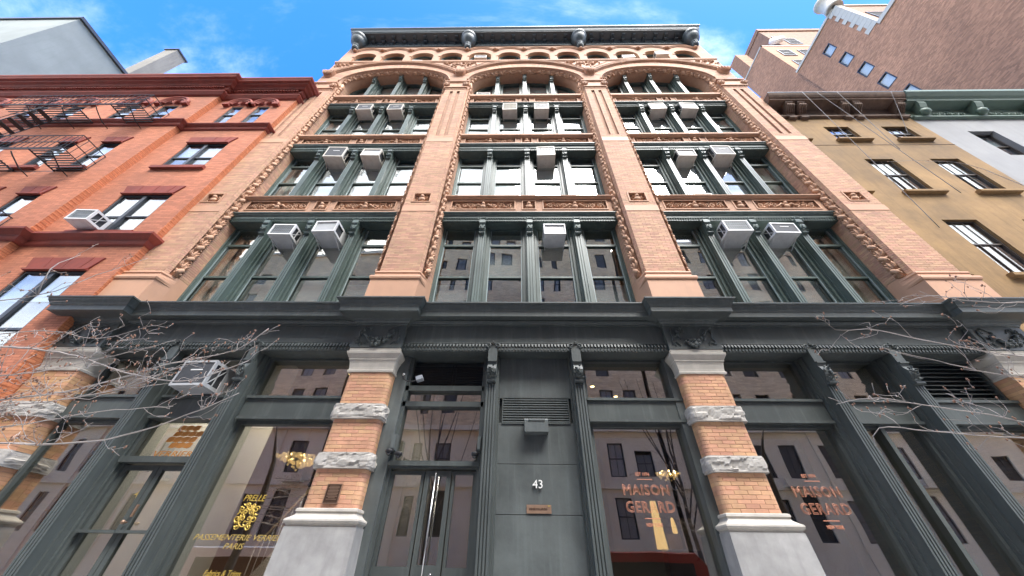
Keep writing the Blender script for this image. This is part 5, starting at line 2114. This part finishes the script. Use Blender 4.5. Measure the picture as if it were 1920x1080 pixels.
m.prism([(.5, 15.12), (YT - .04, 15.12), (YT - .10, 15.14), (YT - .10, 15.22), (YT - .03, 15.25), (YT - .03, 15.78), (YT - .45, 15.80), (YT - .45, 15.88), (YT - .5, 15.9), (YT - .55, 15.98), (YT - .58, 16.06), (YT - .58, 16.12), (.5, 16.14)], 'x', *TCX)
TC = m.build('cornice', 'brownstone', TB_)
m = MB()
m.box(TCX[0], TCX[1], YT - .6, .5, 16.125, 16.15)
m.build('flashing', 'window_grey', TC)
bm2 = MB()
bm2.prism([(YT, 15.0), (YT - .09, 15.0), (YT - .12, 15.03), (YT - .12, 15.1), (YT - .08, 15.14), (YT - .1, 15.22), (YT - .13, 15.34), (YT - .22, 15.42), (YT - .30, 15.46), (YT - .36, 15.52), (YT - .36, 15.58), (YT - .30, 15.62), (YT - .36, 15.66), (YT - .40, 15.72), (YT - .40, 15.80), (YT, 15.80)], 'x', -.14, .14)
for q in (-.1, -.03, .04, .11):
    bm2.tube([(q, YT - .13, 15.30), (q, YT - .24, 15.43), (q, YT - .37, 15.52), (q, YT - .37, 15.6)], .028, 5)
bmm = bm2.mesh('bracket', 'brownstone')
for x in (10.38, 10.84, 12.52, 12.98, 14.64):
    put('bracket', bmm, TC, (x, 0, 0))

# grey house with green cornice at the right edge
GH = thing('grey_house', 'pale grey painted house with sage green cornice at the right edge', 'building', (18, .3, 0))
gw = [(x, x + .95, z, z + 1.7) for x in (16.2, 18.3, 20.4) for z in (3.2, 6.6, 9.6, 12.3)]
m = MB()
m.holes(14.95, 22, -.1, 16, gw, lambda u, d, z: (u, YT + d, z), .2)
m.build('wall', 'grey_paint', GH)
for i, (a, b, c, d) in enumerate(gw):
    side_window(GH, a, b, c, d, YT, 1, 'window_brown', .5, .18, .4)
m = MB()
m.prism([(.5, 14.95), (YT - .05, 14.95), (YT - .12, 14.98), (YT - .12, 15.06), (YT - .04, 15.08), (YT - .04, 15.7), (YT - .4, 15.74), (YT - .42, 15.84), (YT - .5, 15.9), (YT - .62, 16.05), (YT - .62, 16.2), (.5, 16.22)], 'x', 14.96, 22.1)
GC = m.build('cornice', 'green_cornice', GH)
for x in (15.45, 17.6, 19.8):
    b = MB()
    b.prism([(YT, 15.05), (YT - .12, 15.06), (YT - .14, 15.2), (YT - .3, 15.42), (YT - .38, 15.6), (YT - .38, 15.74), (YT, 15.74)], 'x', x - .14, x + .14)
    b.ell((x, YT - .2, 15.24), (.2, .13, .17), 10, 6)
    b.build('bracket', 'green_cornice', GC)
    s_ = MB()
    for q in range(5):
        s_.tube(spiral((x + .55 + q * .25, YT - .08, 15.28), .13, 1.5, 14, q, 1 if q % 2 else -1), .022, 5)
    s_.build('scroll', 'green_cornice', GC)

# ------------------------------------------------------------------ apartment tower behind, right
TW = thing('apartment_tower', 'tall brown brick apartment tower with square windows behind the tan building', 'building', (40, 8, 0))
XT = 33.0
s33 = (XT + .329) / 20.329
yy_ = lambda y20: -5.644 + (y20 + 5.644) * s33
zz_ = lambda z20: 1.45 + (z20 - 1.45) * s33
sq = [(yy_(1.10), yy_(1.70), zz_(zc) - .75, zz_(zc) + .75) for zc in (27.64, 25.89, 24.1, 22.34, 20.6, 18.9, 17.1)]
m = MB()
m.holes(2.75, 8.85, 40.3, 47.2, [h for h in sq if h[2] > 40.4], lambda u, d, z: (XT + d, u, z), .25)
m.holes(-1.2, 8.85, 0, 40.3, [h for h in sq if h[3] < 40.3], lambda u, d, z: (XT + d, u, z), .25)
m.build('wall', 'tower_brick', TW)
m = MB()
m.box(XT + .3, 60, -1.2, 8.8, 0, 40.25)
m.box(XT + .3, 60, 2.75, 8.8, 40.25, 47.1)
m.build('wall_mass', 'tower_brick_front', TW)
def west_window(y0, y1, z0, z1, x=XT):
    w = MB()
    for a, b, c, d in ((y0, y0 + .09, z0, z1), (y1 - .09, y1, z0, z1), (y0 + .09, y1 - .09, z0, z0 + .09), (y0 + .09, y1 - .09, z1 - .09, z1)):
        w.box(x - .02, x + .12, a, b, c, d)
    o = w.build('window', 'window_dark', TW)
    p = MB()
    p.box(x + .08, x + .1, y0 + .09, y1 - .09, z0 + .09, z1 - .09)
    p.build('pane', 'glass_plain', o)
    p = MB()
    p.box(x + .17, x + .2, y0, y1, z0, z1)
    p.build('roller_blind', 'blind', o)
for h in sq:
    west_window(*h)
# white parapet of the setback terrace and toothed quoin
m = MB()
m.box(XT - .12, XT + .5, -1.3, 2.75, 40.3, 40.75)
m.box(XT - .12, 60, -1.3, -.9, 40.3, 40.75)
m.build('terrace_parapet', 'limestone', TW)
m = MB()
for i in range(11):
    z = 40.75 + i * .59
    m.box(XT - .06, XT + .6, 2.66, 2.75 + (.62 if i % 2 else .95), z + .01, z + .58)
QT = m.build('quoin', 'limestone', TW)
m = MB()
m.box(XT - .1, XT + .3, 2.65, 8.9, 47.2, 47.5)
m.box(XT - .1, 60, 2.65, 2.95, 47.2, 47.5)
m.build('parapet', 'limestone', TW)
m = MB()
m.lathe([(.75, 0), (.8, .3), (.7, .4), (.7, 1.9), (.85, 2.0), (.85, 2.3), (.6, 2.5)], (XT + .3, 3.0, 47.4), (0, 0, 1), 14)
m.build('turret', 'limestone', TW)
def front_window(parent, x0, x1, z0, z1, y):
    w = MB()
    frame_rect(w, x0, x1, z0, z1, .12, y - .06, y + .04)
    w.box(x0, x1, y - .05, y + .02, (z0 + z1) / 2 - .05, (z0 + z1) / 2 + .05)
    o = w.build('window', 'window_dark', parent)
    p = MB()
    p.box(x0 + .12, x1 - .12, y - .03, y - .02, z0 + .12, z1 - .12)
    p.build('pane', 'rubber', o)
front_window(TW, XT + 1.3, XT + 3.6, 41.5, 44.5, 2.74)
front_window(TW, XT + 5.2, XT + 7.4, 41.5, 44.5, 2.74)
front_window(TW, XT + 1.3, XT + 3.4, 36.5, 39.0, -1.21)
for i_ in range(4):
    front_window(TW, XT + 9.5 + i_ * 3.2, XT + 11.3 + i_ * 3.2, 41.5, 44.5, 2.74)
# stepped wing behind
m = MB()
m.box(XT + .35, 52, 8.85, 13.4, 0, 57.4)
WG = m.build('wing', 'tower_brick', TW)
m = MB()
m.box(XT + .3, 52.05, 8.80, 8.9, 57.3, 57.55)
m.box(XT + .3, XT + .45, 8.8, 13.5, 57.3, 57.55)
m.build('coping', 'limestone', WG)
m = MB()
m.box(XT + 4.4, 52, 9.3, 13.5, 57.4, 66.5)
m.build('upper_wing', 'tower_brick_front', WG)
for x0, z0 in ((XT + 1.5, 53.3), (XT + 1.4, 49.2), (XT + 4.2, 53.3), (XT + 4.2, 49.2), (XT + 6.8, 53.3)):
    front_window(TW, x0, x0 + 1.7, z0, z0 + 2.2, 8.83)
front_window(TW, XT + 6.0, XT + 7.8, 60, 62.6, 9.28)
front_window(TW, XT + 4.9, XT + 5.5, 62.5, 63.6, 9.28)
m = MB()
m.box(XT + .35, XT + 2.1, 11.4, 13.0, 57.4, 63)
m.build('chimney', 'tower_brick', WG)
m = MB()
m.box(XT + 3.2, XT + 4.3, 9.4, 10.6, 57.4, 58.8)
m.box(XT + 3.4, XT + 4.1, 9.5, 10.4, 58.8, 59.6)
m.lathe([(.8, 0), (.9, .1), (.9, .5), (.7, .6)], (XT + 4.1, 9.2, 60.4), (-.3, -1, .2), 16)
m.build('roof_equipment', 'ac_white', WG)
m = MB()
m.box(XT + 4.3, 53, 9.15, 13.6, 66.5, 67.4)
m.build('coping', 'tower_brick_front', WG)
# low link between tower and wing: deeper court wall
m = MB()
m.box(XT + .02, XT + .4, 13.4, 22, 0, 52)
m.build('court_wall', 'tower_brick', TW)

# ------------------------------------------------------------------ across the street (mirrored in the panes)
YO = -18.2
def opp_building(x0, x1, top, label, base, brick, cols, seed, rows_top):
    t = thing('apartment_block', label, 'building', ((x0 + x1) / 2, YO - 5, 0))
    rng = random.Random(seed)
    hs = []
    for k, cx in enumerate(cols):
        hw = .5 if k % 5 != 2 else .28
        for zc in rows_top:
            if rng.random() > .1:
                hh = rng.choice((1.5, 1.6, 1.9))
                hs.append((cx - hw, cx + hw, zc, zc + hh))
        for zc, hh in ((2.9, 2.1 + .3 * (k % 3 == 0)), (6.2, 2.0 - .5 * (k % 4 == 1))):
            if rng.random() > .08:
                hs.append((cx - hw - .05, cx + hw + .05, zc, zc + hh))
    mk = lambda u, d, z: (u, YO - d, z)
    m = MB()
    m.holes(x0, x1, 9.3, top, [h for h in hs if h[2] > 9.3], mk, .25)
    m.build('wall', brick, t)
    m = MB()
    m.holes(x0, x1, -.1, 9.0, [h for h in hs if h[2] < 9], mk, .3)
    m.build('stone_base', base, t)
    m = MB()
    m.box(x0, x1, YO - .2, YO + .28, 9.0, 9.3)
    m.box(x0, x1, YO - .2, YO + .12, 5.5, 5.65)
    m.build('string_course', base, t)
    for q, xx in enumerate(np.arange(x0 + 1.2, x1 - 1, 4.4)):
        m = MB()
        m.box(xx, xx + .16, YO - .05, YO + .07, 0, 9.0)
        m.build('pilaster', base, t)
        if q % 2:
            m = MB()
            m.box(xx + 1.2, xx + 2.6, YO - .1, YO + .5, 5.66, 5.8)
            m.box(xx + 1.2, xx + 2.6, YO + .42, YO + .5, 5.8, 6.15)
            m.build('balcony', base, t)
    m = MB()
    m.box(x0, x1, YO - 12, YO - .4, 0, top - .4)
    m.build('wall_mass', 'room_dark', t)
    m = MB()
    m.box(x0 - .1, x1 + .1, YO - .6, YO + .2, top - .25, top + .1)
    m.build('parapet', base, t)
    wm = MB()
    frame_rect(wm, -.6, .6, 0, 1.75, .06, -.14, -.08)
    wm.box(-.6, .6, -.13, -.09, .85, .91)
    wm.box(-.02, .02, -.13, -.09, .06, 1.7)
    wme = wm.mesh('window', 'window_dark')
    pm = MB()
    pm.box(-.55, .55, -.12, -.11, .05, 1.7)
    pme = pm.mesh('pane', 'opp_pane')
    for h in hs:
        o = put('window', wme, t, ((h[0] + h[1]) / 2, YO - .0, h[2]), scale=((h[1] - h[0]) / 1.24, 1, (h[3] - h[2]) / 1.75))
        put('pane', pme, o, ((h[0] + h[1]) / 2, YO, h[2]), scale=((h[1] - h[0]) / 1.24, 1, (h[3] - h[2]) / 1.75))
    return t
rows = [10.2, 13.2, 16.2, 19.2, 22.2, 25.2, 28.2]
opp_building(-13.5, 9.5, 31.5, 'tan brick apartment block across the street, mirrored in the centre windows', 'opp_stone', 'opp_brick', [-12, -9.9, -7.2, -5.4, -2.6, -.9, 1.9, 3.7, 6.4, 8.2], 1, rows)
opp_building(9.8, 34, 28.5, 'pale stone-based apartment block across the street to the right', 'opp_stone', 'opp_brick', [11.5, 13.3, 16.2, 18, 20.8, 22.6, 25.4, 27.2, 30, 31.8], 2, rows[:-1])
opp_building(-40, -13.8, 27, 'brown brick apartment block across the street to the left', 'opp_stone', 'opp_brick', [-15.4, -17.2, -20, -21.8, -24.6, -26.4, -29.2, -31, -34, -36], 3, rows[:5])

def railing(x0, x1, label):
    t = thing('iron_railing', label, 'railing', ((x0 + x1) / 2, -16.9, 0))
    m = MB()
    for z in (.95, .15):
        m.box(x0, x1, -16.92, -16.88, z, z + .04)
    m.build('rail', 'black_metal', t)
    for x in np.arange(x0, x1, .16):
        b = MB()
        b.box(x, x + .025, -16.915, -16.885, 0, 1.1)
        b.build('baluster', 'black_metal', t)
railing(1.0, 13.0, 'black iron railing across the street mirrored in the right shop windows')
railing(-8.0, -1.5, 'black iron railing across the street mirrored in the main entrance glass')

# ------------------------------------------------------------------ parked vans behind the camera (mirrored in the shop windows)
def van(name, x, y, paint, label, ln=5.2, pickup=False):
    t = thing(name, label, 'van' if not pickup else 'truck', (x, y, -.146))
    z = -.146
    b = MB()
    if not pickup:
        pr = [(-ln / 2, z + .45), (-ln / 2, z + 2.0), (-ln / 2 + .15, z + 2.12), (ln / 2 - 1.75, z + 2.12), (ln / 2 - 1.0, z + 1.38), (ln / 2 - .1, z + 1.15), (ln / 2, z + .9), (ln / 2, z + .4), (ln / 2 - .5, z + .36)]
    else:
        pr = [(-ln / 2, z + .5), (-ln / 2, z + 1.1), (-.5, z + 1.12), (-.3, z + 1.75), (.9, z + 1.78), (1.5, z + 1.15), (ln / 2 - .1, z + 1.05), (ln / 2, z + .8), (ln / 2, z + .45)]
    pl = [(x + p[0], p[1]) for p in pr]
    n = len(pl)
    for yy, sc in ((y - .98, .97), (y - .90, 1), (y + .90, 1), (y + .98, .97)):
        cz = z + 1.0
        b.v += [(x + (p[0] - x) * (sc * .5 + .5), yy, cz + (p[1] - cz) * sc) for p in pl]
    for j in range(3):
        for i in range(n):
            q = (i + 1) % n
            b.f.append((j * n + i, j * n + q, (j + 1) * n + q, (j + 1) * n + i))
            b.sm.append(False)
    b.f += [tuple(range(n))[::-1], tuple(3 * n + i for i in range(n))]
    b.sm += [False, False]
    b.build('body', paint, t)
    wins = [(-ln / 2 + .4, ln / 2 - 1.9)] if not pickup else [(-.25, .95)]
    g = MB()
    for a, c in wins:
        for s in (-1, 1):
            g.box(x + a, x + c, y + s * .975 - .008, y + s * .975 + .008, z + 1.25, z + (1.85 if not pickup else 1.62))
    g.build('side_window', 'car_glass', t)
    g = MB()
    if not pickup:
        a0, a1 = (x + ln / 2 - 1.68, z + 2.03), (x + ln / 2 - 1.08, z + 1.44)
    else:
        a0, a1 = (x + .98, z + 1.72), (x + 1.46, z + 1.2)
    g.add([(a0[0] + .02, y - .8, a0[1] + .02), (a0[0] + .02, y + .8, a0[1] + .02), (a1[0] + .02, y + .85, a1[1] + .02), (a1[0] + .02, y - .85, a1[1] + .02)], [(0, 1, 2, 3)])
    g.build('windscreen', 'car_glass', t)
    for xx in (x - ln / 2 + .95, x + ln / 2 - .95):
        for s in (-1, 1):
            w = MB()
            w.lathe([(.20, -.1), (.33, -.11), (.35, -.06), (.35, .06), (.33, .11), (.20, .1)], (xx, y + s * .86, z + .35), (0, 1, 0), 20)
            wo_ = w.build('wheel', 'rubber', t)
            h = MB()
            h.lathe([(.05, -.12), (.2, -.1), (.2, .1), (.05, .12)], (xx, y + s * .86, z + .35), (0, 1, 0), 14)
            h.build('rim', 'steel', wo_)
    for s in (-1, 1):
        h = MB()
        h.ell((x + ln / 2 - .04, y + s * .7, z + .82), (.06, .16, .1), 10, 6)
        h.build('headlight', 'room_white', t)
    g = MB()
    for k in range(4):
        g.box(x + ln / 2 - .02, x + ln / 2 + .02, y - .5, y + .5, z + .6 + k * .08, z + .63 + k * .08)
    g.build('front_grille', 'black_metal', t)
    return t
van('parked_van', 4.6, -8.4, 'car_red', 'dark red van parked behind the viewer, mirrored in the right centre shop window')
van('delivery_van', -8.2, -7.9, 'car_white', 'white van parked behind the viewer, mirrored in the left shop windows', 5.4)
van('pickup_truck', -11.6, -10.6, 'car_white', 'white pickup truck in the road behind the viewer, mirrored in the left shop', 5.4, True)

# ------------------------------------------------------------------ street trees in early spring: bare twigs with buds
def grow(m, bm, pts, r0, r1, rng, depth, dens, ln):
    """a limb through pts; side twigs split off it and carry buds"""
    P = [Vector(p) for p in pts]
    # resample along a Catmull-Rom curve with a little wander
    out = []
    for i in range(len(P) - 1):
        a, b, c, d = P[max(i - 1, 0)], P[i], P[i + 1], P[min(i + 2, len(P) - 1)]
        k = max(2, int((c - b).length / .09))
        for j in range(k):
            t = j / k
            q = .5 * ((2 * b) + (c - a) * t + (2 * a - 5 * b + 4 * c - d) * t * t + (3 * b - a - 3 * c + d) * t ** 3)
            out.append(q + Vector([rng.uniform(-1, 1) for _ in range(3)]) * .005)
    out.append(P[-1])
    n = len(out)
    rs = [(r0 + (r1 - r0) * (i / (n - 1)) ** .7) * (.8 + .08 * math.sin(i * 1.7)) for i in range(n)]
    m.tube(out, rs, 6 if r0 > .01 else 5, cap=True)
    if depth == 0:
        for i in range(2, n, 2):
            if rng.random() < .75:
                o = out[i] + Vector([rng.uniform(-1, 1) for _ in range(3)]) * .012
                bm.ell(o, (.0055, .0055, .010), 5, 3)
        bm.ell(out[-1], (.007, .007, .011), 5, 3)
        return
    L_ = sum((out[i + 1] - out[i]).length for i in range(n - 1))
    for k in range(int(L_ * dens)):
        i = rng.randrange(int(n * .12), n - 1)
        tg = (out[i + 1] - out[i]).normalized()
        d = (tg * rng.uniform(.3, 1) + Vector((rng.uniform(-.8, .8), rng.uniform(-.9, .9), rng.uniform(-.55, 1.0)))).normalized()
        l2 = ln * rng.uniform(.45, 1.15) * (1 - .4 * i / n)
        p0 = out[i]
        bend = Vector((0, 0, rng.uniform(-.1, .35)))
        q = [p0, p0 + d * l2 * .35 + Vector([rng.uniform(-1, 1) for _ in range(3)]) * .03, p0 + (d + bend * .6) * l2 * .7 + Vector([rng.uniform(-1, 1) for _ in range(3)]) * .04, p0 + (d + bend) * l2]
        rr = max(rs[i] * .5, .0027)
        grow(m, bm, q, min(rr, .0065), .0017, rng, depth - 1, dens * 1.15, ln * .5)

def street_tree(trunk, limbs, label, seed, name='street_tree', dens=7.5, ln=.42):
    t = thing(name, label, 'tree', trunk[0])
    m = MB()
    m.tube(trunk, [.11, .09, .08, .065, .05, .03, .006], 12)
    m.build('trunk', 'bark_dark', t)
    rng = random.Random(seed)
    m, bm = MB(), MB()
    for pts, r0, r1, dep in limbs:
        grow(m, bm, pts, r0, r1, rng, dep, dens, ln)
    m.build('branches', 'bark', t, kind='stuff')
    bm.build('buds', 'bud', t, kind='stuff')
    return t
LT = [(-6.9, -3.3, 0), (-6.85, -3.3, 1.6), (-6.75, -3.25, 2.6), (-6.8, -3.25, 3.1), (-6.85, -3.25, 3.6), (-7.0, -3.2, 4.1), (-7.2, -3.2, 4.6)]
street_tree(LT, [
    ([(-6.75, -3.25, 2.3), (-5.4, -3.15, 2.15), (-4.2, -3.05, 2.12), (-3.45, -3.0, 2.17), (-2.95, -3.0, 2.35), (-2.66, -2.95, 2.56)], .022, .004, 2),
    ([(-6.7, -3.2, 2.6), (-5.3, -2.9, 2.5), (-4.3, -2.85, 2.6), (-3.6, -2.8, 2.9), (-3.05, -2.8, 3.05), (-2.85, -2.8, 3.30)], .020, .004, 2),
    ([(-6.7, -3.2, 2.75), (-5.2, -3.2, 2.85), (-4.3, -3.1, 2.85), (-3.5, -3.1, 2.65), (-3.0, -3.1, 2.6), (-2.60, -3.1, 2.78)], .018, .004, 2),
    ([(-6.6, -3.2, 3.2), (-5.6, -3.3, 3.2), (-4.9, -3.2, 3.4), (-4.72, -3.1, 3.75), (-4.5, -3.0, 4.1)], .015, .003, 1),
    ([(-4.9, -3.2, 3.4), (-4.9, -3.3, 3.65), (-4.95, -3.2, 3.95)], .009, .003, 1),
    ([(-6.6, -3.2, 3.0), (-5.4, -3.0, 2.7), (-4.6, -3.0, 2.7), (-4.0, -2.9, 2.95), (-3.6, -2.9, 3.1)], .015, .003, 2),
    ([(-6.7, -3.2, 2.45), (-5.6, -2.9, 2.3), (-4.6, -2.85, 2.3), (-3.9, -2.8, 2.45), (-3.3, -2.8, 2.5)], .013, .003, 2),
    ([(-6.7, -3.2, 2.55), (-5.4, -3.1, 2.45), (-4.5, -3.05, 2.4), (-3.7, -3.0, 2.55), (-3.2, -3.0, 2.8), (-3.0, -3.0, 2.9)], .014, .003, 2),
    ([(-6.7, -3.2, 2.9), (-5.4, -3.1, 3.0), (-4.7, -3.05, 3.1), (-4.2, -3.0, 3.05), (-3.8, -3.0, 3.2)], .013, .003, 2),
], 'bare street tree with pale budding twigs at the left edge', 11, dens=7.0, ln=.38)
RTk = [(6.3, -3.4, 0), (6.25, -3.4, 1.8), (6.15, -3.3, 3.0), (6.15, -3.25, 3.4), (6.2, -3.25, 3.8), (6.35, -3.2, 4.2), (6.6, -3.2, 4.7)]
street_tree(RTk, [
    ([(6.1, -3.3, 3.0), (5.0, -3.1, 2.85), (4.1, -3.0, 2.9), (3.4, -3.0, 3.05), (2.95, -2.95, 3.22), (2.72, -2.9, 3.18), (2.82, -2.9, 3.02)], .017, .003, 2),
    ([(6.1, -3.3, 3.3), (5.0, -3.0, 3.5), (4.2, -3.0, 3.5), (3.75, -3.0, 3.58), (3.45, -2.95, 3.5)], .016, .003, 2),
    ([(6.2, -3.4, 2.5), (5.0, -3.1, 2.35), (4.0, -3.0, 2.3), (3.2, -3.0, 2.42), (2.6, -2.95, 2.55), (2.28, -2.9, 2.52)], .017, .003, 2),
    ([(6.2, -3.4, 2.3), (5.0, -3.1, 2.1), (3.6, -3.0, 2.22), (2.9, -3.0, 2.27), (2.45, -2.95, 2.32), (2.38, -2.9, 2.2)], .014, .003, 1),
    ([(6.1, -3.3, 2.8), (4.8, -3.2, 2.6), (3.8, -3.1, 2.65), (3.0, -3.1, 2.85), (2.75, -3.1, 2.95)], .013, .003, 2),
    ([(6.4, -3.2, 4.3), (6.5, -3.0, 5.4), (6.2, -3.0, 6.0), (5.6, -3.0, 6.12), (5.1, -3.0, 6.1)], .008, .002, 0),
], 'bare street tree with pale budding twigs at the right edge', 23, dens=6.4, ln=.40)
# bare trees across the street, mirrored in the panes
for i, (x, s) in enumerate(((8.6, 5), (-5.0, 8))):
    lim = []
    rng = random.Random(s)
    for q in range(7):
        a = q * .9
        lim.append(([(x, -14.6, 3 + q * .5), (x + 1.0 * math.cos(a), -14.6 + .8 * math.sin(a), 5 + q * .6), (x + 1.8 * math.cos(a), -14.6 + 1.2 * math.sin(a), 7.5 + q * .6), (x + 2.2 * math.cos(a), -14.6 + 1.4 * math.sin(a), 9.5 + q * .5)], .07, .012, 1))
    t = thing('bare_tree', ('bare dark tree across the street, mirrored in the right centre shop window', 'bare dark tree across the street, mirrored in the left windows')[i], 'tree', (x, -14.6, 0))
    m = MB()
    m.tube([(x, -14.6, -.1), (x + .05, -14.6, 2), (x - .05, -14.55, 3.6), (x + .12, -14.6, 5.2), (x - .05, -14.65, 6.8), (x + .1, -14.6, 8.4), (x + .3, -14.6, 9.8)], [.15, .12, .10, .08, .055, .03, .008], 10)
    m.build('trunk', 'bark_dark', t)
    m, bm = MB(), MB()
    for pts, r0, r1, dep in lim:
        grow(m, bm, pts, r0, r1, rng, dep, 2.2, 1.4)
    m.build('branches', 'bark_dark', t, kind='stuff')

# ------------------------------------------------------------------ overhead service wires on the right
def wire(a, b, sag, label):
    m = MB()
    a, b = Vector(a), Vector(b)
    m.tube([a + (b - a) * (i / 20) - Vector((0, 0, sag * 4 * (i / 20) * (1 - i / 20))) for i in range(21)], .0075, 5)
    tag(m.build('service_wire', 'cable'), label, 'wire', 'service wires strung below the tan cornice')
wire((10.95, -.31, 16.10), (9.30, -.55, 7.55), .12, 'thick grey wire running down from the tan cornice, nearest the loft')
wire((11.5, -.31, 16.10), (10.9, -.55, 8.9), .08, 'thin grey wire running down from the tan cornice, second from the loft')
wire((12.3, -.31, 16.10), (11.3, -.4, 11.4), .05, 'short thin wire below the third tan cornice bracket')
wire((14.4, -.31, 16.10), (13.4, .10, 13.3), .03, 'thin wire from the right end of the tan cornice to the rightmost sill')
print('objects', len(bpy.data.objects), 'tris', sum(len(o.data.polygons) for o in bpy.data.objects if o.type == 'MESH'))
